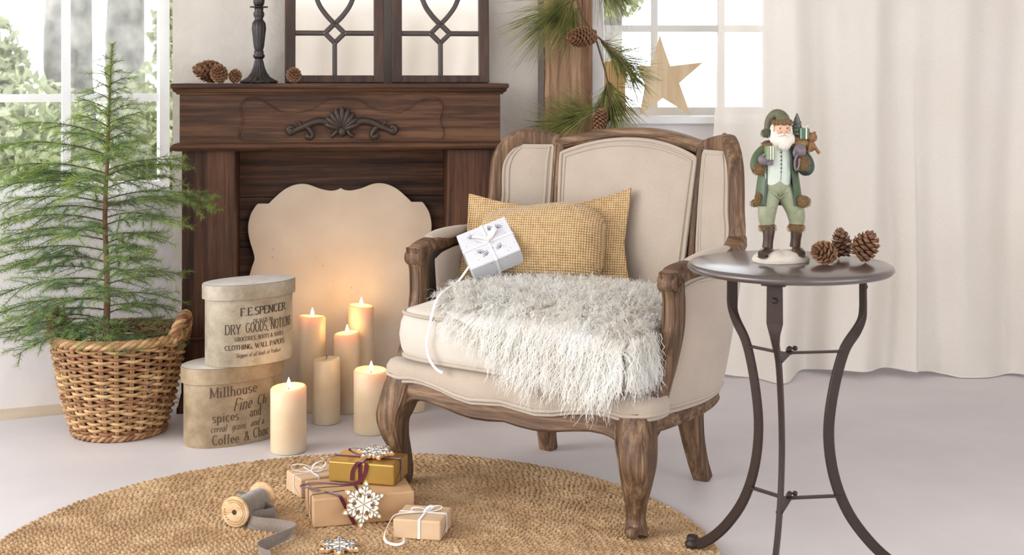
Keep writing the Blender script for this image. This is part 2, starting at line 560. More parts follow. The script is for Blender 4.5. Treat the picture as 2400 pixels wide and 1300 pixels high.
def window(name, P, D, N, s0, s1, z0, z1, depth, uprights, bars, fw, mw, label):
    w = bpy.data.objects.new(name, None)
    link(w); w['kind'] = 'structure'; w['label'] = label
    w.location = (0, 0, 0)
    mb = MB()
    wall_box(mb, P, D, N, s0, s0 + fw, z0, z1, depth, depth + 0.06)
    wall_box(mb, P, D, N, s1 - fw, s1, z0, z1, depth, depth + 0.06)
    wall_box(mb, P, D, N, s0, s1, z0, z0 + fw, depth + .002, depth + 0.058)
    wall_box(mb, P, D, N, s0, s1, z1 - fw, z1, depth + .002, depth + 0.058)
    mb.build('window_frame', M['white_paint'], w)
    for s in uprights:
        mb = MB(); wall_box(mb, P, D, N, s - mw / 2, s + mw / 2, z0 + fw, z1 - fw, depth + 0.01, depth + 0.05)
        mb.build('glazing_bar', M['white_paint'], w)
    for z in bars:
        mb = MB(); wall_box(mb, P, D, N, s0 + fw, s1 - fw, z - mw / 2, z + mw / 2, depth + 0.012, depth + 0.048)
        mb.build('glazing_bar', M['white_paint'], w)
    us = [s0 + fw] + sorted(uprights) + [s1 - fw]
    bs = [z0 + fw] + sorted(bars) + [z1 - fw]
    for i in range(len(us) - 1):
        for j in range(len(bs) - 1):
            mb = MB(); wall_box(mb, P, D, N, us[i], us[i + 1], bs[j], bs[j + 1], depth + 0.028, depth + 0.032)
            mb.build('pane', M['glass'], w)
    return w

window('window_1', CORNER, LD, LN, 0.0, WS1, SILL + 0.022, HEAD, 0.06, [0.345, 0.70, 1.05, 1.40, 1.75], [1.035, 1.41, 1.78, 2.15], 0.034, 0.027,
       'tall white garden window with glazing bars behind the potted tree')

# back wall behind the mantel, up to the old post
POSTX0 = 1.36
mb = MB()
wall_box(mb, CORNER, MD, MN, 0.0, 1.285, 0, CEIL, 0.0, 0.36)
wb_ = struct(mb.build('wall_back', M['plaster_grey']))
tag(wb_, 'grey rough plaster wall behind the mantelpiece')
# wall of the second window, further back
BY = 5.12
X2A, X2B = 0.30, 1.03
SILL2 = 0.93
mb = MB()
mb.box(((-0.1 + 3.6) / 2, BY + 0.17, SILL2 / 2), (3.7, 0.34, SILL2))
mb.box(((X2B + 3.6) / 2, BY + 0.17, (SILL2 + CEIL) / 2), (3.6 - X2B, 0.34, CEIL - SILL2))
mb.box(((-0.1 + X2A) / 2, BY + 0.17, (SILL2 + CEIL) / 2), (X2A + 0.1, 0.34, CEIL - SILL2))
mb.box(((X2A + X2B) / 2, BY + 0.17, (2.5 + CEIL) / 2), (X2B - X2A, 0.34, CEIL - 2.5))
tag(struct(mb.build('wall_right', M['plaster_white'])), 'white wall around the second window behind the curtain')
mb = MB().box(((X2A + X2B) / 2, BY + 0.13, SILL2 + 0.014), (X2B - X2A, 0.34, 0.028))
tag(struct(mb.build('trim_3', M['white_paint'], bevel=0.004)), 'white sill board carrying the wooden star')
window('window_2', Vector((0, BY, 0)), Vector((1, 0, 0)), Vector((0, 1, 0)), X2A, X2B, SILL2 + 0.028, 2.5, 0.20, [0.565, 0.83], [1.30, 1.70, 2.10], 0.03, 0.026,
       'bright white window behind star and curtain')
# side wall and rear wall of the room, out of view
mb = MB().box((3.65, 3.5, CEIL / 2), (0.1, 3.8, CEIL))
tag(struct(mb.build('wall_side', M['plaster_white'])), 'white side wall right of the room')
mb = MB().box((0.2, -3.0, CEIL / 2), (3.2, 0.1, CEIL))
tag(struct(mb.build('wall_front', M['plaster_grey'])), 'white wall facing the mantelpiece across the room')

# old oak post
def post():
    P = at(1330, 185, 4.86)
    mb = MB()
    rnd = random.Random(3)
    W, D = 0.172, 0.16
    prof = []
    n = 40
    zs = np.linspace(0, CEIL, n)
    sec = []
    for i in range(n):
        s = rrect(W * (1 + 0.03 * math.sin(i * 0.7)), D, 0.012, 2)
        s = [(x + rnd.uniform(-.003, .003), y + rnd.uniform(-.003, .003)) for x, y in s]
        sec.append(s)
    mb.sweep([(P.x, P.y, z) for z in zs], sec, up=(0, 1, 0))
    o = mb.build('trim_4', M['post'])
    tag(struct(o), 'weathered brown oak post beside the bright window')
    # darker groove boards beside it
    mb = MB().box((P.x + 0.112, P.y + 0.05, CEIL / 2), (0.045, 0.06, CEIL))
    tag(struct(mb.build('trim_5', M['white_paint'], bevel=0.004)), 'white window lining beside the oak post')
post()
# ------------------------------------------------------------------ mantelpiece (local: x along the front, y into the wall)
MANTEL_Z = 1.085
def mantel():
    t = thing('mantelpiece', 'dark stained wooden mantelpiece with carved shell ornament', 'mantelpiece', M0, MYAW)
    W, D = MW, MDEP
    PW = 0.172                                   # pilaster width
    zf0, zf1 = 0.885, 1.062                      # frieze
    MB().box((W / 2, D / 2 - 0.012, MANTEL_Z - 0.008), (W + 0.052, D + 0.05, 0.016)).build('shelf', M['mantel_h'], t, bevel=0.005, bseg=3)
    # cornice below the shelf
    prof = [(0.0, 0.0), (0.008, 0.0), (0.011, 0.006), (0.017, 0.009), (0.021, 0.016), (0.021, 0.020), (0.0, 0.020)]
    def mould(prof, z0, name, mat):
        pts = [(0, D, 0), (0, 0, 0), (W, 0, 0), (W, D, 0)]
        outd = [(-1, 0), (-1, -1), (1, -1), (1, 0)]
        V, F = [], []
        m = len(prof)
        for (x, y, z), (ox, oy) in zip(pts, outd):
            for (a, b) in prof:
                V.append((x + ox * a, y + oy * a, z0 + b))
        for i in range(3):
            for j in range(m):
                F.append((i * m + j, i * m + (j + 1) % m, (i + 1) * m + (j + 1) % m, (i + 1) * m + j))
        return MB().add(V, F).build(name, mat, t)
    mould(prof, MANTEL_Z - 0.0365, 'cornice', M['mantel_h'])
    MB().box((W / 2, D / 2, (zf0 + zf1) / 2), (W, D, zf1 - zf0)).build('frieze', M['mantel_h'], t, bevel=0.002)
    # raised shaped panel on the frieze
    half = [(0.0, 0.150), (0.05, 0.146), (0.095, 0.118), (0.15, 0.104), (0.20, 0.106), (0.25, 0.134), (0.29, 0.152), (0.315, 0.148),
            (0.333, 0.128), (0.332, 0.106), (0.325, 0.08), (0.333, 0.052), (0.338, 0.03), (0.330, 0.012)]
    hp = cr(half, 48)
    out = [(W / 2 + x, zf0 + z) for x, z in hp[::-1]] + [(W / 2 - x, zf0 + z) for x, z in hp[1:]]
    out = out[::-1]
    pan = MB().prism(out, 0.005, y0=-0.004).build('raised_panel', M['mantel_h'], t)
    rim = [(x, -0.004, z) for x, z in out]
    MB().tube(rim, 0.0028, 6).build('panel_bead', M['mantel_h'], pan)
    # half round moulding under the frieze
    hr = [(0.0, 0.0)] + [(0.022 * math.sin(a) + 0.004, 0.014 - 0.014 * math.cos(a)) for a in np.linspace(0, PI, 9)] + [(0.0, 0.028)]
    mould(hr, zf0 - 0.024, 'half_round_moulding', M['mantel_h'])
    # pilasters, plinths, back panel
    zt = zf0 - 0.022
    for s, x0 in ((-1, 0.006), (1, W - PW - 0.006)):
        MB().box((x0 + PW / 2, D / 2 + 0.004, (0.23 + zt) / 2), (PW, D - 0.012, zt - 0.23)).build('pilaster', M['mantel_v'], t, bevel=0.003)
        MB().box((x0 + PW / 2, D / 2, 0.24), (PW + 0.008, D, 0.012)).build('plinth_moulding', M['mantel_h'], t, bevel=0.004)
        MB().box((x0 + PW / 2, D / 2 + 0.002, 0.14), (PW + 0.002, D - 0.008, 0.19)).build('plinth', M['mantel_v'], t, bevel=0.002)
        V = []
        for (z, g) in ((0.0, 0.014), (0.018, 0.014), (0.022, 0.010), (0.05, 0.004), (0.062, 0.002)):
            V.append((z, g))
        mb = MB()
        prev = None
        ring = []
        for z, g in V:
            ring.append([(x0 - g, -g, z), (x0 + PW + g, -g, z), (x0 + PW + g, D, z), (x0 - g, D, z)])
        allv = [p for r in ring for p in r]
        F = []
        for i in range(len(ring) - 1):
            for j in range(4):
                F.append((i * 4 + j, i * 4 + (j + 1) % 4, (i + 1) * 4 + (j + 1) % 4, (i + 1) * 4 + j))
        F.append((3, 2, 1, 0)); F.append(tuple(len(allv) - 4 + k for k in range(4)))
        mb.add(allv, F).build('foot_moulding', M['mantel_v'], t)
    # back panel from boards
    bh = (zt + 0.0) / 5
    for k in range(5):
        MB().box((W / 2, D - 0.03, bh * k + bh / 2), (W - 2 * PW - 0.012, 0.03, bh - 0.0015)).build('back_board', M['mantel_h'], t, bevel=0.0015)
    # carved ornament
    orn = MB()
    cx, cz = W / 2, zf0 + 0.035
    y = -0.012
    # shell
    for k in range(9):
        a = math.radians(-72 + 18 * k)
        L = 0.077 - 0.012 * abs(math.sin(a))
        p0 = Vector((cx, y, cz + 0.01)); p1 = Vector((cx + L * math.sin(a) * 0.92, y - 0.004, cz + 0.01 + L * math.cos(a)))
        pts = [p0.lerp(p1, q) + Vector((0, -0.010 * math.sin(PI * q), 0)) for q in np.linspace(0, 1, 6)]
        orn.tube(pts, [0.003, 0.006, 0.008, 0.0095, 0.0105, 0.006], 7)
    orn.ball((cx, y - 0.004, cz + 0.004), (0.014, 0.012, 0.018), nu=10, nv=7)
    for s in (-1, 1):
        orn.tube([(cx + s * 0.012, y, cz + 0.02), (cx + s * 0.022, y - 0.004, cz + 0.0), (cx + s * 0.034, y - 0.004, cz - 0.012), (cx + s * 0.04, y, cz - 0.002)], [0.007, 0.008, 0.007, 0.004], 7)
        arm = cr([(0.04, 0.044), (0.07, 0.052), (0.10, 0.046), (0.125, 0.034), (0.15, 0.024), (0.17, 0.012), (0.178, 0.024), (0.17, 0.034), (0.16, 0.028)], 28)
        orn.tube([(cx + s * a, y - 0.002, cz + b - 0.012) for a, b in arm], list(np.interp(np.linspace(0, 1, 28), [0, .3, .6, .8, 1], [.013, .012, .009, .009, .005])), 8)
        low = cr([(0.12, 0.036), (0.105, 0.02), (0.098, 0.004), (0.108, -0.006), (0.118, 0.002), (0.112, 0.010)], 18)
        orn.tube([(cx + s * a, y - 0.002, cz + b - 0.012) for a, b in low], list(np.linspace(.010, .005, 18)), 7)
        orn.ball((cx + s * 0.168, y - 0.004, cz + 0.008), 0.009, nu=8, nv=6)
        orn.ball((cx + s * 0.11, y - 0.004, cz - 0.012), 0.008, nu=8, nv=6)
        orn.tube([(cx + s * 0.135, y, cz + 0.022), (cx + s * 0.142, y - .003, cz + 0.036), (cx + s * 0.150, y, cz + 0.040)], [.005, .006, .003], 6)
    orn.build('carved_ornament', M['mantel_carve'], t)
    return t
mantel()
def on_mantel(s, depth, z=MANTEL_Z):
    p = M0 + MD * s + MN * depth
    return Vector((p.x, p.y, z))

# shaped cream board in the fire opening
def board():
    P = M0 + MD * 0.526 + MN * 0.145
    t = thing('fireplace_board', 'cream board with scalloped outline standing in the fire opening', 'board', P, MYAW)
    half = [(0.0, 0.722), (0.012, 0.716), (0.035, 0.713), (0.07, 0.720), (0.115, 0.736), (0.155, 0.735), (0.195, 0.717), (0.235, 0.682), (0.245, 0.671),
            (0.282, 0.671), (0.290, 0.664), (0.308, 0.632), (0.316, 0.588), (0.310, 0.545), (0.298, 0.505), (0.294, 0.480), (0.303, 0.452), (0.315, 0.400), (0.316, 0.3), (0.300, 0.2), (0.305, 0.10), (0.318, 0.0)]
    hp = np.vstack([cr(half[:9], 30), cr(half[9:11], 3), cr(half[10:], 46)[1:]])
    out = [(x, z) for x, z in hp[::-1]] + [(-x, z) for x, z in hp[1:]]
    out = out[::-1]
    tilt = math.radians(2.0)
    fn = lambda x, y, z: (x, y * math.cos(tilt) + z * math.sin(tilt), z * math.cos(tilt) - y * math.sin(tilt) + 0.0006)
    m, nt, b, o_ = new_mat('cream_board')
    v = coords(nt)
    n = nd(nt, 'ShaderNodeTexNoise', Scale=6.0, Detail=6.0); nt.links.new(v, n.inputs['Vector'])
    n2 = nd(nt, 'ShaderNodeTexNoise', Scale=45.0, Detail=2.0); nt.links.new(v, n2.inputs['Vector'])
    c1 = ramp(nt, n.outputs['Fac'], [(0.3, srgb(208, 190, 168)), (0.7, srgb(222, 206, 184))])
    c2 = ramp(nt, n2.outputs['Fac'], [(0.24, srgb(150, 120, 92)), (0.27, (1, 1, 1, 1))])
    mx = nd(nt, 'ShaderNodeMixRGB', blend_type='MULTIPLY', Fac=0.6)
    nt.links.new(c1, mx.inputs['Color1']); nt.links.new(c2, mx.inputs['Color2']); nt.links.new(mx.outputs[0], b.inputs['Base Color'])
    b.inputs['Roughness'].default_value = 0.8
    MB().prism(out, 0.012, fn).build('panel', m, t, bevel=0.0015)
board()

# two lattice mirrors leaning on the wall
def mirror_mat():
    m, nt, b, o = new_mat('mirror_glass')
    b.inputs['Base Color'].default_value = (0.93, 0.92, 0.91, 1)
    b.inputs['Metallic'].default_value = 1.0
    b.inputs['Roughness'].default_value = 0.06
    v = coords(nt)
    n = nd(nt, 'ShaderNodeTexNoise', Scale=3.0, Detail=1.0); nt.links.new(v, n.inputs['Vector'])
    bump(nt, b, n.outputs['Fac'], 0.02, 0.01)
    return m
M['mirror'] = mirror_mat()
def lattice_mirror(name, x0, w, yaw, label):
    P = on_mantel(x0, 0.17)
    t = thing(name, label, 'mirror', P, MYAW + yaw, 'lattice mirrors on the mantelpiece')
    Hh = 0.78
    fw, fd = 0.036, 0.03
    lean = math.radians(3.5)
    L = lambda x, y, z: Vector((x, y * math.cos(lean) + z * math.sin(lean), z * math.cos(lean) - y * math.sin(lean) + 0.002))
    def part(nm, prims, mat, par=t, bev=0.003):
        mb = MB()
        for (x0_, x1_, y0_, y1_, z0_, z1_) in prims:
            V = [L(x, y, z) for x in (x0_, x1_) for y in (y0_, y1_) for z in (z0_, z1_)]
            mb.add(V, [(0, 1, 3, 2), (4, 6, 7, 5), (0, 4, 5, 1), (2, 3, 7, 6), (0, 2, 6, 4), (1, 5, 7, 3)])
        return mb.build(nm, mat, par, bevel=bev)
    part('stile', [(0, fw, 0, fd, 0, Hh - 0.12)], M['frame_wood'])
    part('stile', [(w - fw, w, 0, fd, 0, Hh - 0.12)], M['frame_wood'])
    part('bottom_rail', [(fw, w - fw, 0.001, fd, 0, 0.026)], M['frame_wood'])
    # arched top rail
    def arc(r_off, n=20):
        r = w / 2 - r_off
        return [(w / 2 - r * math.cos(a), Hh - 0.12 + r * math.sin(a)) for a in np.linspace(0, PI, n)]
    path = [L(x, fd / 2, z) for x, z in arc(fw / 2)]
    MB().sweep(path, rrect(fw, fd, .003, 1), up=L(0, 1, 0) - L(0, 0, 0)).build('arched_rail', M['frame_wood'], t)
    # mirror glass with an arched top
    poly = [(fw * .7, 0.02), (w - fw * .7, 0.02)] + [(x, z) for x, z in arc(fw * .7)[::-1]]
    MB().prism(poly, 0.004, lambda x, y, z: L(x, y + 0.018, z)).build('mirror_glass', M['mirror'], t)
    # lattice bars
    cx = w / 2; zc = 0.174; dsz = 0.034
    bw = 0.0165
    def bar(pts, nm='lattice_bar'):
        MB().sweep([L(x, 0.011, z) for x, z in pts], rrect(bw, 0.014, .003, 1), up=L(0, 1, 0) - L(0, 0, 0)).build(nm, M['lattice'], t)
    bar([(cx, 0.024), (cx, zc - dsz - .004)])
    bar([(fw - .002, zc), (cx - dsz - .004, zc)])
    bar([(cx + dsz + .004, zc), (w - fw + .002, zc)])
    # diamond
    bar([(cx, zc - dsz), (cx - dsz, zc), ], 'diamond_bar'); bar([(cx, zc - dsz), (cx + dsz, zc)], 'diamond_bar')
    bar([(cx - dsz, zc), (cx, zc + dsz)], 'diamond_bar'); bar([(cx + dsz, zc), (cx, zc + dsz)], 'diamond_bar')
    for s in (-1, 1):
        q = cr([(cx, zc + dsz - .002), (cx + s * 0.03, zc + dsz + 0.03), (cx + s * 0.058, zc + dsz + 0.075), (cx + s * 0.075, zc + dsz + 0.15), (cx + s * 0.06, zc + dsz + 0.26), (cx + s * 0.02, zc + dsz + 0.36), (cx, zc + dsz + 0.40)], 26)
        bar([tuple(p) for p in q])
    # wire easel foot behind
    for x in (0.02, w - 0.02):
        MB().tube([L(x, fd + .012, 0.035), (x + 0.006, fd + 0.032, 0.022), (x + 0.012, fd + 0.045, 0.004)], 0.0022, 5).build('easel_wire', M['iron'], t)
lattice_mirror('lattice_mirror', 0.3345, 0.342, 0.0, 'arched lattice mirror left, next to the candlestick on the mantel')
lattice_mirror('lattice_mirror', 0.703, 0.342, 0.0, 'arched lattice mirror right, the one nearer the oak post')

# candlestick
def candlestick():
    p = on_mantel(0.251, 0.105)
    t = thing('candlestick', 'dark fluted metal candlestick on the mantel shelf', 'candlestick', p)
    foot = [(0.0, 0.0), (0.060, 0.0), (0.064, 0.003), (0.062, 0.008), (0.050, 0.013), (0.036, 0.022), (0.026, 0.036), (0.019, 0.055), (0.0145, 0.075), (0.013, 0.083)]
    rp = lambda a, k: 0.06 * math.cos(16 * a) if 3 <= k <= 8 else 0.0
    MB().lathe(foot, 96, ripple=rp).build('foot', M['pewter'], t)
    st = [(0.013, 0.083), (0.019, 0.088), (0.020, 0.096), (0.015, 0.102), (0.017, 0.106), (0.0165, 0.109), (0.013, 0.112)]
    MB().lathe(st, 32).build('lower_knop', M['pewter'], t)
    sh = [(0.014, 0.112), (0.017, 0.125), (0.0205, 0.16), (0.0235, 0.185), (0.0215, 0.205), (0.016, 0.214)]
    MB().lathe(sh, 64, ripple=lambda a, k: 0.10 * abs(math.cos(6 * a)) - 0.05 if 0 < k < 5 else 0).build('fluted_shaft', M['pewter'], t)
    up = [(0.016, 0.214), (0.013, 0.219), (0.018, 0.229), (0.0185, 0.238), (0.014, 0.247), (0.016, 0.252), (0.014, 0.256)]
    MB().lathe(up, 32).build('upper_knop', M['pewter'], t)
    MB().lathe([(0.0, 0.2555), (0.030, 0.257), (0.0315, 0.259), (0.030, 0.261), (0.0, 0.261)], 40).build('drip_pan', M['pewter'], t)
    cup = [(0.013, 0.261), (0.018, 0.27), (0.0195, 0.285), (0.016, 0.296), (0.021, 0.302), (0.022, 0.31), (0.0, 0.31)]
    MB().lathe(cup, 32).build('candle_cup', M['pewter'], t)
candlestick()

# ------------------------------------------------------------------ pine cones
def cone_mesh(L, R, n, seed, open_=0.5, blunt=False):
    """axis along +z from the stalk (z=0) to the tip (z=L)"""
    rnd = random.Random(seed)
    body, core, tips = MB(), MB(), MB()
    prof = [(0.001, 0.0)] + [(R * 0.34 * math.sin(PI * min(1, (q * 0.85 + 0.15))) ** 0.7 + 0.001, L * q) for q in np.linspace(0.05, 0.93, 10)] + [(0.001, L * 0.95)]
    core.lathe(prof, 12)
    for i in range(n):
        q = (i + 0.5) / n
        z = L * (0.04 + 0.92 * q)
        a = i * 2.399963
        env = math.sin(PI * (0.16 + 0.80 * q)) ** 0.75
        r_out = R * (env if q < .9 else env * 0.9)
        tiltz = (-0.15 + 0.9 * q) * L * 0.22 * (1.0 if not blunt else 1.3)
        r_in = 0.22 * r_out
        sl = Vector((math.cos(a), math.sin(a), 0)); tg = Vector((-math.sin(a), math.cos(a), 0))
        w = 0.34 * R * (0.55 + 0.6 * env) * rnd.uniform(.9, 1.1)
        th = 0.040 * R + 0.0004
        p0 = sl * r_in + Vector((0, 0, z - tiltz * 0.4))
        p1 = sl * (r_out * 0.86) + Vector((0, 0, z + tiltz * 0.6))
        p2 = sl * r_out * rnd.uniform(.97, 1.05) + Vector((0, 0, z + tiltz + 0.05 * R))
        up = Vector((0, 0, 1)) - sl * 0.3
        V = [p0 - tg * w * .35, p0 + tg * w * .35, p1 - tg * w * .95 - up * th * .3, p1 + tg * w * .95 - up * th * .3,
             p2 + up * th * .6, p1 - up * th * 3.4, p0 - up * th * 1.5, p1 + up * th * .9]
        body.add(V, [(0, 1, 7), (0, 7, 2), (1, 3, 7), (2, 7, 4), (3, 4, 7), (2, 4, 5), (4, 3, 5), (0, 2, 5), (0, 5, 6), (1, 6, 5), (1, 5, 3)])
        e = sl * .03 * R
        tips.add([p1 - tg * w * .97 + e - up * th * .5, p2 + e + up * th * .2, p1 + tg * w * .97 + e - up * th * .5, p1 + (p2 - p1) * .3 + e * .6 + up * th * 1.2, p1 - tg * w * .5 + e * .6 + up * th * .9, p1 + tg * w * .5 + e * .6 + up * th * .9], [(0, 1, 3), (1, 2, 3), (0, 3, 4), (2, 5, 3)])
    return body, core, tips
def pine_cone(loc, axis, L, R, n, seed, label, group, parent=None, blunt=False):
    body, core, tips = cone_mesh(L, R, n, seed, blunt=blunt)
    Mx = rot_to(axis)
    lo = min((Mx @ Vector(v)).z for v in body.v)
    if parent is None:
        t = thing('pine_cone', label, 'pine cone', Vector((loc[0], loc[1], loc[2] - lo + 0.0003)), 0, group)
        off = Vector((0, 0, 0))
    else:
        t = parent; off = Vector(loc)
    for mb, nm, mt in ((body, 'scales', M['cone_tip']), (core, 'core', M['cone']), (tips, 'scale_edges', M['cone_edge'])):
        mb.v = [tuple(Mx @ Vector(v) + off) for v in mb.v]
        if parent is None:
            mb.build(nm, mt, t)
    if parent is not None:
        body.v += []
        o = body.build('hanging_cone', M['cone_tip'], t)
        core.build('core', M['cone'], o)
        tips.build('scale_edges', M['cone_edge'], o)
    return t
def mcone(px, depth):
    s = 0
    # find position along the mantel whose image column is px
    for _ in range(30):
        p = on_mantel(s, depth); s -= ((p.x / p.y) * FPX + 1200 - px) / FPX * p.y
    return on_mantel(s, depth)
G = 'pine cones on the mantel shelf'
p = mcone(524, 0.075)
pine_cone(p + Vector((0.0, 0, 0)), Vector((-1, -0.25, 0.14)), 0.092, 0.040, 80, 1, 'largest pine cone lying at the left end of the mantel', G)
p = mcone(522, 0.018)
pine_cone(p, Vector((-0.35, -0.6, 0.75)), 0.056, 0.030, 60, 2, 'medium pine cone leaning on the largest cone on the mantel', G)
p = mcone(549, 0.03)
pine_cone(p, Vector((0.3, -0.6, 0.8)), 0.040, 0.023, 46, 3, 'smallest pine cone just left of the candlestick foot', G)
p = mcone(689, 0.05)
pine_cone(p, Vector((0.1, -0.75, 0.6)), 0.048, 0.026, 50, 4, 'single pine cone in front of the left mirror frame', G)
# ------------------------------------------------------------------ armchair (local: x to its right as seen, y to its back)
CH_O, CH_A = Vector((0.006, 3.42, 0)), math.radians(-36)
CH_M = Matrix.Translation(CH_O) @ Matrix.Rotation(CH_A, 4, 'Z')
def chw(x, y, z):
    return CH_M @ Vector((x, y, z))

def zf_fabric(x):
    return interp(abs(x), [0, .05, .1, .15, .2, .26, .30, .34, .41], [.278, .273, .268, .274, .286, .295, .295, .289, .294])
def zf_wood(x):
    return interp(abs(x), [0, .05, .1, .15, .2, .25, .29, .315, .335], [.237, .231, .229, .234, .243, .250, .249, .243, .228])

# crowned top of the seat cushion
CU_Y0, CU_Y1, CU_Z0, CU_Z1 = -0.055, 0.47, 0.358, 0.474
def cu_half(y):
    return interp(y, [CU_Y0, CU_Y0 + .03, 0.1, .3, CU_Y1 - .04, CU_Y1], [.355, .372, .37, .36, .325, .29])
def cu_top(x, y):
    hx = cu_half(y)
    u = min(1, abs(x) / hx)
    v = min(1, abs(y - (CU_Y0 + CU_Y1) / 2) / ((CU_Y1 - CU_Y0) / 2))
    return CU_Z1 + 0.062 * (1 - u ** 3.2) ** 0.8 * (1 - v ** 3.2) ** 0.8

def armchair():
    t = thing('armchair', 'cream linen wing armchair with carved brown wooden frame', 'armchair', CH_O, CH_A)
    WZ, WX, FB, PP = M['chair_wood'], M['chair_wood_x'], M['linen'], M['piping']
    # ---- legs
    for s in (-1, 1):
        pth = cr([(.360, -.002, .296, .044), (.370, -.016, .245, .0445), (.381, -.028, .195, .040), (.377, -.024, .145, .0325), (.367, -.011, .095, .0240),
                  (.362, -.004, .055, .0200), (.365, -.009, .032, .0240), (.372, -.017, .0135, .0220)], 34)
        secs = []
        for p in pth:
            r = p[3]
            loop = []
            for k in range(20):
                a = 2 * PI * k / 20
                e = (abs(math.cos(a)) ** 3.2 + abs(math.sin(a)) ** 3.2) ** (-1 / 3.2)
                loop.append((r * e * math.cos(a), r * e * math.sin(a)))
            secs.append(loop)
        lg = MB().sweep([(s * p[0], p[1], p[2]) for p in pth], secs, up=(0, 1, 0)).build('leg', WZ, t)
        # carved edge beads and foot scroll
        mb = MB()
        for dx in (-1, 1):
            mb.tube([(s * (p[0]) + dx * (p[3] * .80), p[1] - p[3] * .82, p[2]) for p in pth[1:-4]], 0.0032, 6)
        mb.build('carved_edge', WZ, lg)
        MB().sweep([(s * .372 - .012, -.040, .030), (s * .372 + .012, -.040, .030)], circ(.013, 14), up=(0, 0, 1)).build('foot_scroll', WZ, lg, bevel=.003)
        # rear sabre legs
        rp = cr([(.235, .485, .27, .032), (.238, .487, .2, .031), (.245, .495, .12, .026), (.252, .512, .05, .023), (.258, .53, .001, .022)], 20)
        MB().sweep([(s * p[0], p[1], p[2]) for p in rp], [rrect(2 * p[3], 1.9 * p[3], .007, 2) for p in rp], up=(0, 1, 0)).build('leg', WZ, t)
    # ---- front serpentine rail
    xs = np.linspace(-.345, .345, 61)
    def yfront(x): return -0.038 - 0.012 * math.cos(x / .345 * PI / 2)
    V, F = [], []
    for x in xs:
        zb, zt = zf_wood(x), zf_fabric(x) + .006
        yf = yfront(x)
        V += [(x, yf + .004, zb), (x, yf - .002, zb + .004), (x, yf - .003, zb + .010), (x, yf + .0015, zb + .013), (x, yf, (zb + zt) / 2), (x, yf + .002, zt), (x, yf + .06, zt), (x, yf + .06, zb)]
    m = 8
    for i in range(len(xs) - 1):
        for j in range(m):
            F.append((i * m + j, (i + 1) * m + j, (i + 1) * m + (j + 1) % m, i * m + (j + 1) % m))
    MB().add(V, F, True).build('front_rail', WX, t)
    # ---- side rails and back rail
    for s in (-1, 1):
        sp = cr([(.372, .02), (.398, .12), (.404, .25), (.378, .38), (.32, .47), (.235, .50)], 30)
        mb = MB()
        V, F = [], []
        for i, (x, y) in enumerate(sp):
            a = sp[min(i + 1, 29)] - sp[max(i - 1, 0)]
            nx, ny = a[1], -a[0]
            L = math.hypot(nx, ny); nx, ny = nx / L, ny / L
            q = i / 29
            zb = .246 + .012 * math.sin(q * PI) - (.018 if q < .08 else 0)
            zt = .292
            for (o, z) in ((-.03, zb), (.0, zb - .001), (.005, zb + .006), (.001, zb + .011), (.003, (zb + zt) / 2), (.001, zt), (-.03, zt)):
                V.append((s * (x + nx * o), y + ny * o, z))
        m = 7
        for i in range(29):
            for j in range(m):
                F.append((i * m + j, (i + 1) * m + j, (i + 1) * m + (j + 1) % m, i * m + (j + 1) % m))
        mb.add(V, F, True).build('side_rail', WX, t)
    MB().box((0, .50, .27), (.46, .04, .045)).build('back_rail', WX, t, bevel=.004)
    # ---- upholstered deck
    half = [(0, -.048), (.12, -.046), (.24, -.042), (.32, -.038), (.365, -.034), (.392, -.022), (.408, .0), (.412, .03), (.408, .06)]
    hp = cr(half, 40)
    plan = [(-x, y) for x, y in hp[::-1]] + [(x, y) for x, y in hp[1:]]
    rows = [(0.0, 0.0), (.008, .10), (.014, .35), (.014, .62), (.006, .86), (-.008, .97), (-.03, 1.0), (-.10, 1.0)]
    V, F = [], []
    for (x, y) in plan:
        d = Vector((x * .9, y - .25, 0)); d.normalize()
        if abs(x) < .3: d = Vector((0, -1, 0)).lerp(d, abs(x) / .3).normalized()
        z0, z1 = zf_fabric(x), .349 + .004 * math.cos(x * 6)
        for (o, q) in rows:
            V.append((x + d.x * o, y + d.y * o, z0 + (z1 - z0) * q))
    m = len(rows); n = len(plan)
    for i in range(n - 1):
        for j in range(m - 1):
            F.append((i * m + j, (i + 1) * m + j, (i + 1) * m + j + 1, i * m + j + 1))
    F.append(tuple(i * m + m - 1 for i in range(n)))
    dk = MB().add(V, F, True).build('seat_deck', FB, t)
    for off, dz in ((.004, .004), (.011, .014)):
        pts = []
        for (x, y) in plan:
            d = Vector((x * .9, y - .25, 0)).normalized()
            pts.append((x + d.x * off * .9, y + d.y * off * .9 - off * .3, zf_fabric(x) + dz))
        MB().tube(pts, .0050, 6).build('piping', PP, dk)
    MB().box((0, .2, .33), (.66, .42, .03)).build('seat_base', FB, t)
    # ---- seat cushion
    def cu_out(k, n=96):
        a = 2 * PI * k / n
        cy = (CU_Y0 + CU_Y1) / 2; hy = (CU_Y1 - CU_Y0) / 2
        e = 7.0
        c, s_ = math.cos(a), math.sin(a)
        rr = (abs(c) ** e + abs(s_) ** e) ** (-1 / e)
        y = cy + hy * rr * s_
        return rr * c * cu_half(y), y
    n = 120
    outl = [cu_out(k, n) for k in range(n)]
    rings = []
    cyc = .21
    for q in (.02, .2, .4, .6, .75, .86, .94, .985):
        rings.append([(x * q, cyc + (y - cyc) * q, cu_top(x * q, cyc + (y - cyc) * q)) for x, y in outl])
    rings.append([(x, y, CU_Z1) for x, y in outl])
    for q, b in ((.8, .008), (.5, .012), (.2, .008)):
        rings.append([(x + (x / .37) * b, y + (y - cyc) / .26 * b, CU_Z0 + (CU_Z1 - CU_Z0) * q) for x, y in outl])
    rings.append([(x, y, CU_Z0) for x, y in outl])
    rings.append([(x * .9, cyc + (y - cyc) * .9, CU_Z0 - .006) for x, y in outl])
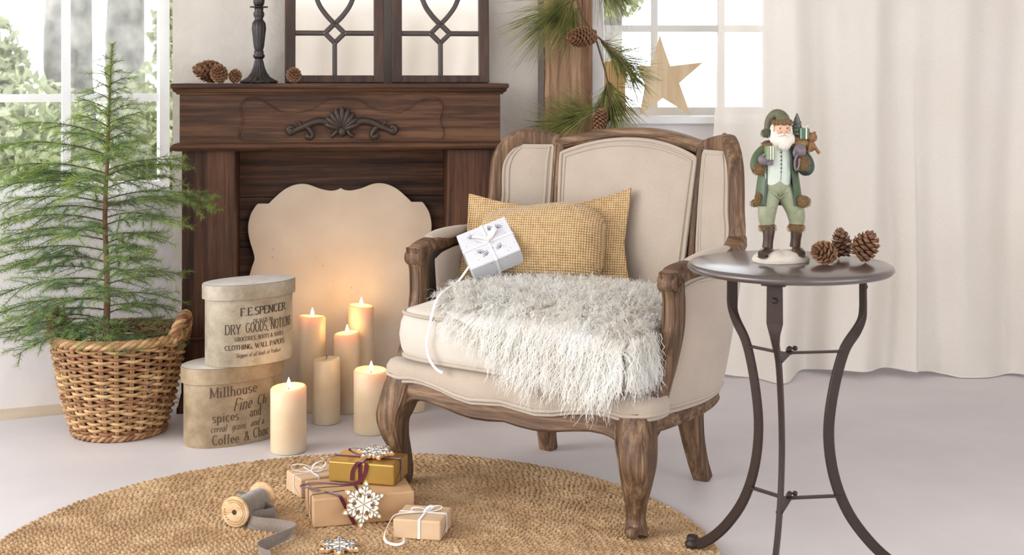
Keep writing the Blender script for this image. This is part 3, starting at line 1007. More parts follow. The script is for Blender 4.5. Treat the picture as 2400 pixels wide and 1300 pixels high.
    V = [p for r in rings for p in r]
    F = [tuple(range(n))[::-1]]
    for i in range(len(rings) - 1):
        for k in range(n):
            F.append((i * n + k, (i + 1) * n + k, (i + 1) * n + (k + 1) % n, i * n + (k + 1) % n))
    F.append(tuple((len(rings) - 1) * n + k for k in range(n)))
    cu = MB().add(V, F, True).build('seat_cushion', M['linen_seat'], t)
    for z in (CU_Z1 + .001, CU_Z0 + .003):
        MB().tube([(x * 1.008, cyc + (y - cyc) * 1.012, z) for x, y in outl], .0052, 6, closed=True).build('piping', M['piping'], cu)
    # ---- arms
    for s in (-1, 1):
        ap = cr([(.401, .080, .612), (.403, .115, .626), (.415, .17, .633), (.430, .26, .640), (.427, .36, .650), (.404, .445, .672)], 30)
        MB().sweep([(s * x, y, z) for x, y, z in ap], [rrect(.050 if i > 4 else .040 + .0025 * i, .042, .010, 2) for i in range(30)], up=(0, 0, 1)).build('arm_rail', WX, t)
        sc_ = MB().sweep([(s * .401 - .0262, .090, .606), (s * .401 + .0262, .090, .606)], circ(.0235, 20), up=(0, 0, 1)).build('arm_scroll', WZ, t, bevel=.004)
        # spiral carved on both cheeks of the scroll
        for e in (-1, 1):
            MB().tube([(s * .401 + e * .0268, .092 + (.018 - .0015 * k) * math.cos(k * .55), .606 + (.020 - .0016 * k) * math.sin(k * .55)) for k in range(12)], .0022, 5).build('scroll_carving', WZ, sc_)
        sp = cr([(.401, .094, .634), (.402, .104, .58), (.402, .107, .55), (.400, .104, .49), (.391, .078, .41), (.380, .038, .335), (.371, .008, .285)], 26)
        ws = np.interp(np.linspace(0, 1, 26), [0, .2, .5, .8, 1], [.050, .046, .047, .056, .060])
        su = MB().sweep([(s * x, y, z) for x, y, z in sp], [rrect(w, w * 1.05, .010, 2) for w in ws], up=(0, 1, 0)).build('arm_support', WZ, t)
        mb = MB()
        for dx in (-.3, .3):
            mb.tube([(s * x + dx * w, y - w * .53, z) for (x, y, z), w in zip(sp, ws)], .0030, 5)
        mb.build('carved_edge', WZ, su)
        # padded arm top
        pp = cr([(.414, .160, .648), (.423, .215, .653), (.425, .28, .657), (.421, .345, .661)], 20)
        pad = MB().sweep([(s * x, y, z) for x, y, z in pp], [circ(.027 * math.sin(PI * (.12 + .76 * i / 19)) ** .4, 12, .018 * math.sin(PI * (.12 + .76 * i / 19)) ** .4) for i in range(20)], up=(0, 0, 1)).build('arm_pad', FB, t)
        # outside and inside panels
        B = cr([(.386, .070), (.400, .14), (.405, .25), (.379, .38), (.32, .47), (.25, .512)], 36)
        A = cr([(.409, .130), (.420, .18), (.436, .26), (.433, .36), (.40, .47), (.29, .56)], 36)
        AZ = np.interp(np.linspace(0, 1, 36), [0, .2, .5, .7, .85, 1], [.598, .612, .622, .636, .67, .70])
        def panel_fn(off, puff, sign):
            def fn(u, v):
                k = u * 35; i = min(int(k), 34); f = k - i
                b = B[i] * (1 - f) + B[i + 1] * f; a = A[i] * (1 - f) + A[i + 1] * f
                za = AZ[i] * (1 - f) + AZ[i + 1] * f
                y_front_shift = .055 * (math.sin(PI * v) ** 1.2) * (1 - u) ** 3     # follows the bent support
                x, y = b * (1 - v) + a * v
                z = .293 * (1 - v) + za * v
                dx, dy = (B[i + 1] - B[i]); L = math.hypot(dx, dy); nx, ny = dy / L, -dx / L
                g = off + puff * (math.sin(PI * min(1, max(0, u))) ** .35) * (math.sin(PI * v) ** .35)
                return (s * (x + nx * g * sign), y + ny * g * sign + y_front_shift * .4, z)
            return fn
        fo, fi = panel_fn(.004, .014, 1), panel_fn(.036, .014, -1)
        op = MB().surf(fo, 40, 24).build('outer_side_panel', FB, t)
        MB().surf(fi, 40, 24).build('inner_side_panel', FB, t)
        for ins, rr in ((.0, .0055), (.035, .004)):
            loop = [fo(ins * .7 + (1 - ins) * u * .98, ins) for u in np.linspace(0, .98, 30)][::-1] + [fo(ins * .7, v) for v in np.linspace(ins, 1 - ins, 20)] + [fo(ins * .7 + (1 - ins) * u * .98, 1 - ins) for u in np.linspace(0, .98, 30)]
            MB().tube(loop, rr, 6).build('piping', PP, op)
        # ---- wing
        Sx = lambda z: (.243 + (z - .907) * .015, .573 + (z - .907) * .14)            # stile centre line
        fe = cr([(.400, .440, .655), (.400, .450, .70), (.394, .456, .75), (.392, .460, .81), (.386, .467, .866), (.367, .489, .905), (.338, .522, .924), (.290, .556, .918), (.252, .572, .907)], 44)
        MB().sweep([(s * x, y, z) for x, y, z in fe], [rrect(.050, .042, .011, 2)] * 44, up=[(s * .75, .55, .1)] * 44).build('wing_frame', WZ, t)
        MB().ball((s * .318, .540, .944), (.010, .008, .009), nu=8, nv=6).build('wing_finial', WZ, t)
        fe2 = fe[4:40]
        zlo, zhi = .60, .905
        fz = np.array([p[2] for p in fe[:34]]); fx = np.array([p[0] for p in fe[:34]]); fy = np.array([p[1] for p in fe[:34]])
        ctr = np.array([.305, .53, .73])
        inn = np.array([p + (ctr - p) / np.linalg.norm(ctr - p) * .022 for p in fe[:40]])
        inn = inn[:int(np.argmax(inn[:, 2])) + 1]
        def wing_fn(off, puff):
            def fn(u, v):
                # u 0 at the stile, 1 at the front edge; v 0 bottom, 1 top
                sx, sy = Sx(.62)
                top_s, top_f = .893, None
                a = u
                zt = inn[-1, 2] - .002
                zb = .62 + .02 * a
                z = zb + (zt - zb) * (1 - (1 - v) ** 1.6)
                x0, y0 = Sx(z)
                xf = np.interp(z, inn[:, 2], inn[:, 0]) + .008; yf = np.interp(z, inn[:, 2], inn[:, 1]) - .004
                x0 += .016; y0 -= .012
                x = x0 + (xf - x0) * a; y = y0 + (yf - y0) * a
                nx, ny = -.62, -.78
                g = off + puff * (math.sin(PI * u) ** .4) * (math.sin(PI * v) ** .4)
                return (s * (x + nx * g), y + ny * g, z)
            return fn
        wf, wbk = wing_fn(.012, .014), wing_fn(-.014, -.012)
        wp = MB().surf(wf, 22, 26).build('wing_panel', FB, t)
        MB().surf(wbk, 22, 26).build('outer_wing_panel', FB, t)
        for ins, rr in ((.03, .0058), (.13, .0042)):
            loop = [wf(ins, v) for v in np.linspace(.0, 1 - ins * .6, 16)] + [wf(u, 1 - ins * .6) for u in np.linspace(ins, 1 - ins, 16)] + [wf(1 - ins, v) for v in np.linspace(1 - ins * .6, .0, 16)]
            MB().tube(cr(loop, 90), rr, 6).build('piping', PP, wp)
        # ---- stile
        st = [(Sx(z)[0], Sx(z)[1], z) for z in np.linspace(.30, .905, 16)]
        sl = MB().sweep([(s * x, y, z) for x, y, z in st], rrect(.040, .050, .010, 2), up=(0, 1, 0)).build('back_stile', WZ, t)
        MB().tube([(s * (x - .0), y - .027, z) for x, y, z in st], .0035, 5).build('carved_edge', WZ, sl)
    # ---- crest rail
    ch = [(.252, .572, .903), (.206, .585, .914), (.13, .602, .930), (.06, .611, .939), (0, .614, .941)]
    cp = cr([(-x, y, z) for x, y, z in ch] + [(x, y, z) for x, y, z in ch[::-1][1:]], 48)
    crest = MB().sweep([tuple(p) for p in cp], rrect(.036, .048, .010, 2), up=(0, -1, 0)).build('crest_rail', WX, t)
    MB().tube([(x, y - .026, z - .004) for x, y, z in cp], .0035, 5).build('carved_edge', WX, crest)
    # ---- back panel
    def back_fn(off, puff):
        def fn(u, v):
            q = 2 * u - 1
            zt = .927 - .046 * abs(q) ** 2.1
            z = .40 + (zt - .40) * v
            hw = .228 - .030 * (1 - v)
            x = q * hw
            y = .560 + (z - .907) * .14 + .035 * (1 - q * q) * (.3 + .7 * v)
            g = off + puff * (math.sin(PI * u) ** .42) * (math.sin(PI * min(1, .06 + .94 * v)) ** .42)
            return (x, y - g, z)
        return fn
    bf = back_fn(.006, .030)
    bp = MB().surf(bf, 40, 40).build('back_panel', FB, t)
    for ins, rr in ((.004, .0062), (.034, .0042)):
        loop = [bf(ins, v) for v in np.linspace(.02, 1 - ins, 24)] + [bf(u, 1 - ins) for u in np.linspace(ins, 1 - ins, 40)[1:-1]] + [bf(1 - ins, v) for v in np.linspace(1 - ins, .02, 24)]
        MB().tube(loop, rr, 6).build('piping', PP, bp)
    MB().surf(back_fn(-.045, -.012), 30, 30).build('outer_back_panel', FB, t)
    return t
armchair()
# ------------------------------------------------------------------ rug
def rug():
    C, R = Vector((-0.37, 3.072, 0)), 0.852
    t = thing('jute_rug', 'round braided natural jute rug under the armchair', 'rug', C)
    rng = np.random.default_rng(5)
    m, nt, b, o_ = new_mat('jute')
    v = coords(nt)
    n = nd(nt, 'ShaderNodeTexNoise', Scale=7.0, Detail=6.0, Roughness=0.7); nt.links.new(v, n.inputs['Vector'])
    n2 = nd(nt, 'ShaderNodeTexNoise', Scale=260.0, Detail=4.0, Roughness=0.7); nt.links.new(v, n2.inputs['Vector'])
    ad = nd(nt, 'ShaderNodeMath', operation='MULTIPLY_ADD'); nt.links.new(n2.outputs['Fac'], ad.inputs[0]); ad.inputs[1].default_value = 0.8
    nt.links.new(n.outputs['Fac'], ad.inputs[2])
    nt.links.new(ramp(nt, ad.outputs[0], [(0.55, srgb(132, 100, 64)), (0.9, srgb(172, 138, 98)), (1.15, srgb(196, 165, 126))]), b.inputs['Base Color'])
    b.inputs['Roughness'].default_value = 0.9
    b.inputs['Specular IOR Level'].default_value = 0.1
    b.inputs['Sheen Weight'].default_value = 0.2
    bump(nt, b, n2.outputs['Fac'], 0.5, 0.002)
    MB().lathe([(0.0, 0.001), (R - .004, 0.001), (R, 0.004), (R - .004, 0.0065), (0.0, 0.0065)], 160).build('backing', m, t)
    pitch, row = 0.0175, 0.0158
    # template: half ellipsoid lozenge
    T, TF = [], []
    for lat, seg in ((0.0, 8), (0.55, 8)):
        for k in range(seg):
            a = 2 * PI * k / seg
            T.append((math.cos(a) * math.cos(lat * 1.2), math.sin(a) * math.cos(lat * 1.2), math.sin(lat * 1.2)))
    T.append((0, 0, 1.0))
    for k in range(8):
        TF.append((k, (k + 1) % 8, 8 + (k + 1) % 8)); TF.append((k, 8 + (k + 1) % 8, 8 + k)); TF.append((8 + k, 8 + (k + 1) % 8, 16))
    T = np.array(T); TF = np.array(TF)
    pos, ang, jit = [], [], []
    r = 0.02
    k = 0
    while r < R - row * .4:
        cnt = max(6, int(round(2 * PI * r / pitch)))
        th = np.arange(cnt) * 2 * PI / cnt + rng.random() * 6
        for side in (-1, 1):
            tt = th + (0.5 * 2 * PI / cnt if side > 0 else 0) + rng.normal(0, .05 * 2 * PI / cnt, cnt)
            rr = r + side * row * 0.235 + rng.normal(0, .0006, cnt)
            pos.append(np.stack([rr * np.cos(tt), rr * np.sin(tt)], -1))
            ang.append(tt + PI / 2 + side * 0.62 + rng.normal(0, .10, cnt))
        r += row; k += 1
    pos = np.concatenate(pos); ang = np.concatenate(ang)
    N = len(pos)
    L = 0.0118 * rng.normal(1, .08, N); Wd = 0.0056 * rng.normal(1, .1, N); Ht = 0.0075 * rng.normal(1, .14, N)
    ca, sa = np.cos(ang), np.sin(ang)
    X = T[None, :, 0] * L[:, None]; Y = T[None, :, 1] * Wd[:, None]; Z = T[None, :, 2] * Ht[:, None]
    V = np.stack([pos[:, 0:1] + X * ca[:, None] - Y * sa[:, None], pos[:, 1:2] + X * sa[:, None] + Y * ca[:, None], Z + 0.005], -1)
    F = (TF[None] + (np.arange(N) * 17)[:, None, None]).reshape(-1, 3)
    o = np_obj('braid_stitches', V.reshape(-1, 3), F, m, t)
    o['kind'] = 'stuff'
    return t
rug()
RUGZ = 0.0115

# ------------------------------------------------------------------ wicker basket with a young tree
BC = Vector((-1.227, 4.20, 0))
def basket():
    t = thing('wicker_basket', 'brown wicker basket with two twisted handles holding a young tree', 'basket', BC)
    rnd = random.Random(8)
    NS = 26
    H = 0.30
    mats = [M['rattan_a'], M['rattan_b'], M['rattan_a'], M['rattan_c'], M['rattan_b']]
    def rad(z):
        q = z / H
        return .132 + .066 * q ** 0.9 + .006 * math.sin(PI * q)
    n = NS * 6
    rows = 27
    for i in range(rows):
        z = .020 + (H - .035) * i / (rows - 1)
        ph = PI * (i % 2) + rnd.uniform(-.2, .2)
        pts = []
        w1, w2, a1, a2 = rnd.uniform(-.0012, .0012), rnd.uniform(-.0012, .0012), rnd.uniform(0, 6), rnd.uniform(0, 6)
        for k in range(n):
            a = 2 * PI * k / n
            rr = rad(z) + .0075 * math.sin(NS / 2 * a + ph)
            pts.append((rr * math.cos(a), rr * math.sin(a), z + .0022 * math.cos(NS / 2 * a + ph + 1) + w1 * math.sin(2 * a + a1) + w2 * math.sin(5 * a + a2)))
        MB().tube(pts, .0054, 6, closed=True).build('weaver', mats[rnd.randrange(5)], t)
    for k in range(NS):
        a = 2 * PI * (k + .5) / NS
        for d in (-.016, .016):
            MB().tube([(rad(z) * math.cos(a + d), rad(z) * math.sin(a + d), z) for z in np.linspace(.004, H, 8)], .0046, 6).build('stake', M['rattan_b'], t)
    # twisted rims
    def rope(center_fn, m, n, rr, r, turns, name, mat):
        for j in range(m):
            pts = []
            for i in range(n + 1):
                u = i / n
                c, nrm, bi = center_fn(u)
                a = 2 * PI * (turns * u + j / m)
                pts.append(c + nrm * (rr * math.cos(a)) + bi * (rr * math.sin(a)))
            closed = (pts[0] - pts[-1]).length < .02 and abs(turns - round(turns)) < 1e-6
            MB().tube(pts[:-1] if closed else pts, r, 7, closed=closed).build(name, mat[j % len(mat)], t)
    def ring(z, R):
        def f(u):
            a = 2 * PI * u
            er = Vector((math.cos(a), math.sin(a), 0))
            return er * R + Vector((0, 0, z)), er, Vector((0, 0, 1))
        return f
    rope(ring(H + .004, rad(H) + .002), 4, 220, .0085, .0072, 13, 'rim_strand', [M['rattan_a'], M['rattan_b']])
    rope(ring(.012, rad(0) + .002), 3, 200, .007, .0065, 14, 'base_strand', [M['rattan_b'], M['rattan_c']])
    for ca in (math.radians(-8), math.radians(172)):
        ha = .30
        def arch(u, ca=ca):
            a = ca + (u - .5) * 2 * ha
            lift = .082 * math.sin(PI * u) ** .75
            R = rad(H) + .004 + .014 * math.sin(PI * u)
            er = Vector((math.cos(a), math.sin(a), 0))
            c = er * R + Vector((0, 0, H - .012 + lift))
            tg = Vector((-math.sin(a), math.cos(a), 0)) * .6 + Vector((0, 0, math.cos(PI * u)))
            bi = tg.cross(er).normalized()
            return c, er, bi
        rope(arch, 3, 60, .0085, .0082, 3.5, 'handle_strand', [M['rattan_a'], M['rattan_b'], M['rattan_c']])
    MB().lathe([(0.0, .006), (rad(0) - .006, .006), (rad(.02) - .006, .02), (.0, .021)], 40).build('base', M['rattan_c'], t)
    mb = MB().lathe([(0.0, .262), (.05, .264), (.11, .258), (rad(.25) - .014, .250), (rad(.2) - .014, .2), (0, .2)], 40)
    mb.build('soil', M['soil'], t)
basket()

def needle_mat(name, c1, c2, c3):
    m, nt, b, o = new_mat(name)
    v = coords(nt)
    n = nd(nt, 'ShaderNodeTexNoise', Scale=14.0, Detail=4.0); nt.links.new(v, n.inputs['Vector'])
    nt.links.new(ramp(nt, n.outputs['Fac'], [(0.3, c1), (0.5, c2), (0.72, c3)]), b.inputs['Base Color'])
    b.inputs['Roughness'].default_value = 0.5
    b.inputs['Specular IOR Level'].default_value = 0.3
    tr = nt.nodes.new('ShaderNodeBsdfTranslucent')
    nt.links.new(ramp(nt, n.outputs['Fac'], [(0.3, c2), (0.7, c3)]), tr.inputs['Color'])
    mx = nd(nt, 'ShaderNodeMixShader', Fac=0.45)
    nt.links.new(b.outputs[0], mx.inputs[1]); nt.links.new(tr.outputs[0], mx.inputs[2]); nt.links.new(mx.outputs[0], o.inputs['Surface'])
    return m
M['needle'] = needle_mat('fir_needles', srgb(98, 130, 92), srgb(140, 172, 118), srgb(182, 204, 142))
M['needle_new'] = needle_mat('fresh_fir_needles', srgb(128, 160, 74), srgb(166, 192, 96), srgb(200, 218, 128))
M['pine'] = needle_mat('pine_needles', srgb(104, 112, 62), srgb(156, 158, 92), srgb(204, 200, 130))

def tree():
    base = BC + Vector((-.042, 0, .255))
    t = thing('potted_tree', 'young green conifer growing out of the wicker basket', 'tree', base)
    rng = np.random.default_rng(11)
    rnd = random.Random(11)
    top = .955
    tp = cr([(0, 0, 0), (.004, .0, .2), (-.003, 0, .42), (.006, 0, .62), (.012, 0, .8), (.020, 0, top)], 30)
    MB().tube([tuple(p) for p in tp], list(np.linspace(.0115, .0016, 30)), 8).build('trunk', M['bark'], t)
    cnt = 900
    uz = .58 + (top - .58) * rng.random(cnt) ** .8
    lead = np.stack([np.interp(uz, tp[:, 2], tp[:, 0]), np.zeros(cnt), uz], -1)
    az_ = rng.random(cnt) * 2 * PI
    V, F = needles_mesh(lead, np.stack([np.cos(az_), np.sin(az_), np.full(cnt, .75)], -1), rng.uniform(.016, .028, cnt), np.full(cnt, .00062))
    o = np_obj('leader_needles', V, F, M['needle_new'], t); o['kind'] = 'stuff'
    def trunk_at(z):
        return np.array([np.interp(z, tp[:, 2], tp[:, 0]), 0.0, z])
    def maxlen(z, az):
        # silhouette: wide below, short near the tip; kept off the wall behind
        right = math.cos(az) > 0
        prof_r = np.interp(z, [0, .1, .3, .42, .52, .60, .68, .78, .90, .94], [.24, .26, .27, .35, .30, .22, .13, .075, .03, .02])
        prof_l = np.interp(z, [0, .1, .3, .42, .55, .62, .70, .78, .90, .94], [.38, .42, .42, .38, .42, .36, .17, .08, .03, .02])
        wgt = .5 + .5 * math.cos(az)
        L = prof_l * (1 - wgt) + prof_r * wgt
        if math.sin(az) > 0:
            L *= 1 - .45 * math.sin(az)
        else:
            L *= 1 - .15 * abs(math.sin(az))
        return L
    specs = []
    z = .02
    az = .4
    while z < top - .04:
        nb = 1
        specs.append((z, az, 1.0))
        az += 2.4 + rnd.uniform(-.5, .5)
        z += (.0115 if z < .62 else .011)
    # the long bough reaching over the mantel pilaster and the low ones at the left
    specs += [(.445, -.10, 1.22), (.06, 2.95, 1.05), (.15, 3.3, 1.05), (.52, 2.9, 1.0), (.03, -.12, 1.0), (.50, 3.35, 1.0), (.36, 3.1, .95), (.27, 2.8, 1.0), (.545, .0, .9), (.09, 3.5, 1.0)]
    for (z, az, k) in specs:
        L = maxlen(z, az) * k * rnd.uniform(.85, 1.05)
        if L < .015: continue
        dirh = np.array([math.cos(az), math.sin(az), 0])
        rise = .22 + .5 * (z / top) ** 2
        droop = .30 * L / .4 + .05
        ns = 16
        q = np.linspace(0, 1, ns)
        wob = rnd.uniform(-.03, .03)
        P = trunk_at(z)[None] + dirh[None] * (L * q)[:, None] + np.array([-dirh[1], dirh[0], 0])[None] * (wob * q ** 2)[:, None] + np.array([0, 0, 1])[None] * (L * (rise * q - droop * q ** 2 * 1.15))[:, None]
        bo = MB().tube([tuple(p) for p in P], list(np.linspace(.0030 * (.5 + L), .0007, ns)), 5).build('branch', M['twig'], t)
        segs = [(P, 0.0)]
        twigs = MB()
        nt_ = int(L / .022)
        for j in range(nt_):
            u = .18 + .80 * (j + rnd.random() * .5) / max(1, nt_)
            if u > .97: continue
            p = np.array([np.interp(u, q, P[:, c]) for c in range(3)])
            side = 1 if j % 2 else -1
            tl = (.045 + .32 * L * (1 - u) + .012) * rnd.uniform(.7, 1.15)
            fwd = dirh * .75 + np.array([-dirh[1], dirh[0], 0]) * side * .8 + np.array([0, 0, rnd.uniform(-.35, .25)])
            fwd /= np.linalg.norm(fwd)
            qq = np.linspace(0, 1, 6)
            TP = p[None] + fwd[None] * (tl * qq)[:, None] + np.array([0, 0, -1])[None] * (.12 * tl * qq ** 2)[:, None]
            segs.append((TP, u))
            twigs.tube([tuple(x) for x in TP], list(np.linspace(.0011, .0005, 6)), 4)
        if twigs.v:
            twigs.build('twig', M['twig'], bo)
        for fresh in (False, True):
            Bp, Dp = [], []
            for (S, u0) in segs:
                d = np.diff(S, axis=0); ln = np.linalg.norm(d, axis=1); tot = ln.sum()
                cnt = int(tot / .00150)
                if cnt < 2: continue
                uu = (np.arange(cnt) + rng.random(cnt)) / cnt
                tipness = uu * .6 + u0 * .3 + (z / top) * .42
                sel = (tipness + rng.normal(0, .10, cnt) > .72) == fresh
                uu = uu[sel]
                uu = uu[uu > .04]
                if len(uu) == 0: continue
                cum = np.concatenate([[0], np.cumsum(ln)]) / tot
                Bq = np.stack([np.interp(uu, cum, S[:, c]) for c in range(3)], -1)
                Tn = np.stack([np.interp(uu, (cum[1:] + cum[:-1]) / 2, d[:, c] / ln) for c in range(3)], -1)
                Rn = rng.normal(0, 1, (len(uu), 3))
                Rn -= Tn * (Rn * Tn).sum(1, keepdims=True)
                Rn /= np.linalg.norm(Rn, axis=1, keepdims=True)
                Bp.append(Bq); Dp.append(Tn * .62 + Rn * .8)
            if not Bp: continue
            Bp = np.concatenate(Bp); Dp = np.concatenate(Dp)
            V, F = needles_mesh(Bp, Dp, rng.uniform(.015, .026, len(Bp)), np.full(len(Bp), .00062))
            o = np_obj('fresh_needles' if fresh else 'needles', V, F, M['needle_new' if fresh else 'needle'], bo)
            o['kind'] = 'stuff'
tree()

# ------------------------------------------------------------------ oval hat boxes with print
def box_mat(name, c1, c2, c3):
    m, nt, b, o = new_mat(name)
    v = coords(nt)
    n = nd(nt, 'ShaderNodeTexNoise', Scale=14.0, Detail=9.0, Roughness=0.7); nt.links.new(v, n.inputs['Vector'])
    n2 = nd(nt, 'ShaderNodeTexNoise', Scale=3.0, Detail=3.0); nt.links.new(v, n2.inputs['Vector'])
    ad = nd(nt, 'ShaderNodeMath', operation='MULTIPLY_ADD'); nt.links.new(n2.outputs['Fac'], ad.inputs[0]); ad.inputs[1].default_value = 0.6
    nt.links.new(n.outputs['Fac'], ad.inputs[2])
    nt.links.new(ramp(nt, ad.outputs[0], [(0.62, c1), (0.8, c2), (0.98, c3)]), b.inputs['Base Color'])
    b.inputs['Roughness'].default_value = 0.75
    bump(nt, b, n.outputs['Fac'], 0.08, 0.002)
    return m
M['boxpaper'] = box_mat('aged_box_paper', srgb(146, 132, 112), srgb(170, 158, 138), srgb(190, 180, 162))
M['boxpaper_low'] = box_mat('aged_brown_box_paper', srgb(130, 110, 84), srgb(154, 134, 106), srgb(174, 156, 128))
M['boxtop'] = box_mat('aged_lid_paper', srgb(196, 188, 178), srgb(212, 206, 198), srgb(224, 219, 213))
M['ink'] = plain('brown_black_ink', srgb(66, 54, 44), 0.8, 0, 0.3, 150)
M['ink_low'] = plain('brown_ink', srgb(82, 62, 44), 0.8, 0, 0.3, 150)

def oval(a, b, n=96, e=2.15):
    out = []
    for k in range(n):
        th = 2 * PI * k / n
        c, s = math.cos(th), math.sin(th)
        out.append((a * math.copysign(abs(c) ** (2 / e), c), b * math.copysign(abs(s) ** (2 / e), s)))
    return out
class Arc:
    """arc length along the front (y<0) of an oval, s=0 in the middle, s>0 towards +x"""
    def __init__(self, a, b):
        pts = np.array(oval(a, b, 720))
        i0 = 540
        pts = np.roll(pts, -i0, axis=0)
        pts = np.vstack([pts[360:], pts[:361]])
        d = np.linalg.norm(np.diff(pts, axis=0), axis=1)
        s = np.concatenate([[0], np.cumsum(d)])
        self.s = s - s[360]; self.p = pts
    def at(self, s):
        x = np.interp(s, self.s, self.p[:, 0]); y = np.interp(s, self.s, self.p[:, 1])
        x2 = np.interp(s + .001, self.s, self.p[:, 0]); y2 = np.interp(s + .001, self.s, self.p[:, 1])
        t = np.array([x2 - x, y2 - y]); t /= np.linalg.norm(t)
        return x, y, t[1], -t[0]

def _a(cx, cy, rx, ry, a0, a1, n=9):
    return [(cx + rx * math.cos(math.radians(a)), cy + ry * math.sin(math.radians(a))) for a in np.linspace(a0, a1, n)]
GLYPH = {   # width, strokes; capital height 1, small letters 0.62
 'A': (.74, [[(.02, 0), (.37, 1)], [(.37, 1), (.72, 0)], [(.15, .36), (.59, .36)]]), 'B': (.64, [[(.1, 0), (.1, 1)], [(.1, 1)] + _a(.34, .76, .24, .24, 90, -90) + [(.1, .52)], _a(.36, .26, .26, .26, 90, -90) + [(.1, 0)]]),
 'C': (.70, [_a(.38, .5, .33, .5, 50, 310, 14)]), 'D': (.74, [[(.1, 0), (.1, 1)], [(.1, 1)] + _a(.32, .5, .36, .5, 90, -90, 12) + [(.1, 0)]]),
 'E': (.62, [[(.1, 0), (.1, 1)], [(.1, 1), (.56, 1), (.56, .86)], [(.1, .53), (.44, .53)], [(.1, 0), (.58, 0), (.58, .16)]]), 'F': (.58, [[(.1, 0), (.1, 1)], [(.1, 1), (.55, 1), (.55, .86)], [(.1, .53), (.42, .53)]]),
 'G': (.74, [_a(.38, .5, .33, .5, 50, 320, 14) + [(.66, .42)], [(.48, .42), (.70, .42)]]), 'H': (.76, [[(.1, 0), (.1, 1)], [(.66, 0), (.66, 1)], [(.1, .52), (.66, .52)]]),
 'I': (.34, [[(.17, 0), (.17, 1)]]), 'L': (.60, [[(.1, 0), (.1, 1)], [(.1, 0), (.55, 0), (.55, .18)]]), 'M': (.92, [[(.1, 0), (.1, 1)], [(.1, 1), (.46, .1)], [(.46, .1), (.82, 1)], [(.82, 1), (.82, 0)]]),
 'N': (.78, [[(.1, 0), (.1, 1)], [(.1, 1), (.68, 0)], [(.68, 0), (.68, 1)]]), 'O': (.78, [_a(.39, .5, .33, .5, 90, 450, 20)]), 'P': (.60, [[(.1, 0), (.1, 1)], [(.1, 1)] + _a(.32, .74, .24, .26, 90, -90) + [(.1, .48)]]),
 'R': (.70, [[(.1, 0), (.1, 1)], [(.1, 1)] + _a(.32, .76, .24, .24, 90, -90) + [(.1, .52)], [(.34, .52), (.66, 0)]]), 'S': (.58, [_a(.29, .75, .21, .25, 30, 250, 9) + _a(.29, .26, .23, .26, 70, -150, 9)]),
 'T': (.66, [[(.33, 0), (.33, 1)], [(.04, .84), (.04, 1), (.62, 1), (.62, .84)]]), 'W': (1.0, [[(.04, 1), (.28, 0)], [(.28, 0), (.5, .9)], [(.5, .9), (.72, 0)], [(.72, 0), (.96, 1)]]),
 'Y': (.70, [[(.04, 1), (.35, .48)], [(.66, 1), (.35, .48)], [(.35, .48), (.35, 0)]]), '&': (.78, [[(.74, .0), (.24, .72)] + _a(.34, .84, .13, .15, 190, -10, 8) + [(.44, .7), (.16, .42)] + _a(.30, .22, .22, .22, 130, 330, 9) + [(.66, .46)]]),
 'a': (.56, [[(.42, 0), (.42, .42)] + _a(.27, .44, .15, .18, 0, 160, 7), _a(.25, .17, .18, .17, 80, 300, 9) + [(.42, .16)]]), 'c': (.52, [_a(.29, .31, .22, .31, 50, 310, 12)]), 'd': (.60, [[(.48, 0), (.48, 1)], _a(.28, .31, .20, .31, 40, 320, 12)]),
 'e': (.54, [[(.08, .33), (.48, .33)] + _a(.28, .33, .20, .29, 0, 320, 14)]), 'f': (.38, [_a(.30, .82, .13, .18, 60, 180, 7) + [(.17, 0)], [(.04, .6), (.34, .6)]]), 'g': (.58, [_a(.28, .34, .20, .28, 40, 320, 12), [(.46, .62), (.46, -.08)] + _a(.28, -.10, .18, .18, 0, -150, 8)]),
 'h': (.62, [[(.12, 0), (.12, 1)], _a(.31, .40, .19, .22, 170, 0, 8) + [(.50, 0)]]), 'i': (.30, [[(.15, 0), (.15, .62)], [(.15, .80), (.15, .90)]]), 'k': (.58, [[(.12, 0), (.12, 1)], [(.5, .62), (.14, .28)], [(.26, .38), (.54, 0)]]), 'l': (.30, [[(.15, 0), (.15, 1)]]),
 'n': (.62, [[(.12, 0), (.12, .62)], _a(.31, .40, .19, .22, 170, 0, 8) + [(.50, 0)]]), 'o': (.58, [_a(.29, .31, .22, .31, 90, 450, 16)]), 'p': (.60, [[(.12, .62), (.12, -.32)], _a(.32, .31, .20, .31, 140, -140, 12)]),
 'r': (.44, [[(.12, 0), (.12, .62)], _a(.30, .40, .17, .20, 160, 50, 6)]), 's': (.46, [_a(.23, .46, .15, .16, 30, 250, 8) + _a(.23, .16, .17, .16, 70, -150, 8)]), 'u': (.62, [[(.12, .62), (.12, .22)] + _a(.30, .22, .18, .22, 180, 360, 8), [(.49, .62), (.49, 0)]]),
 '.': (.24, [[(.12, .0), (.12, .09)]]), ',': (.24, [[(.14, .08), (.08, -.14)]]), ' ': (.36, [])}
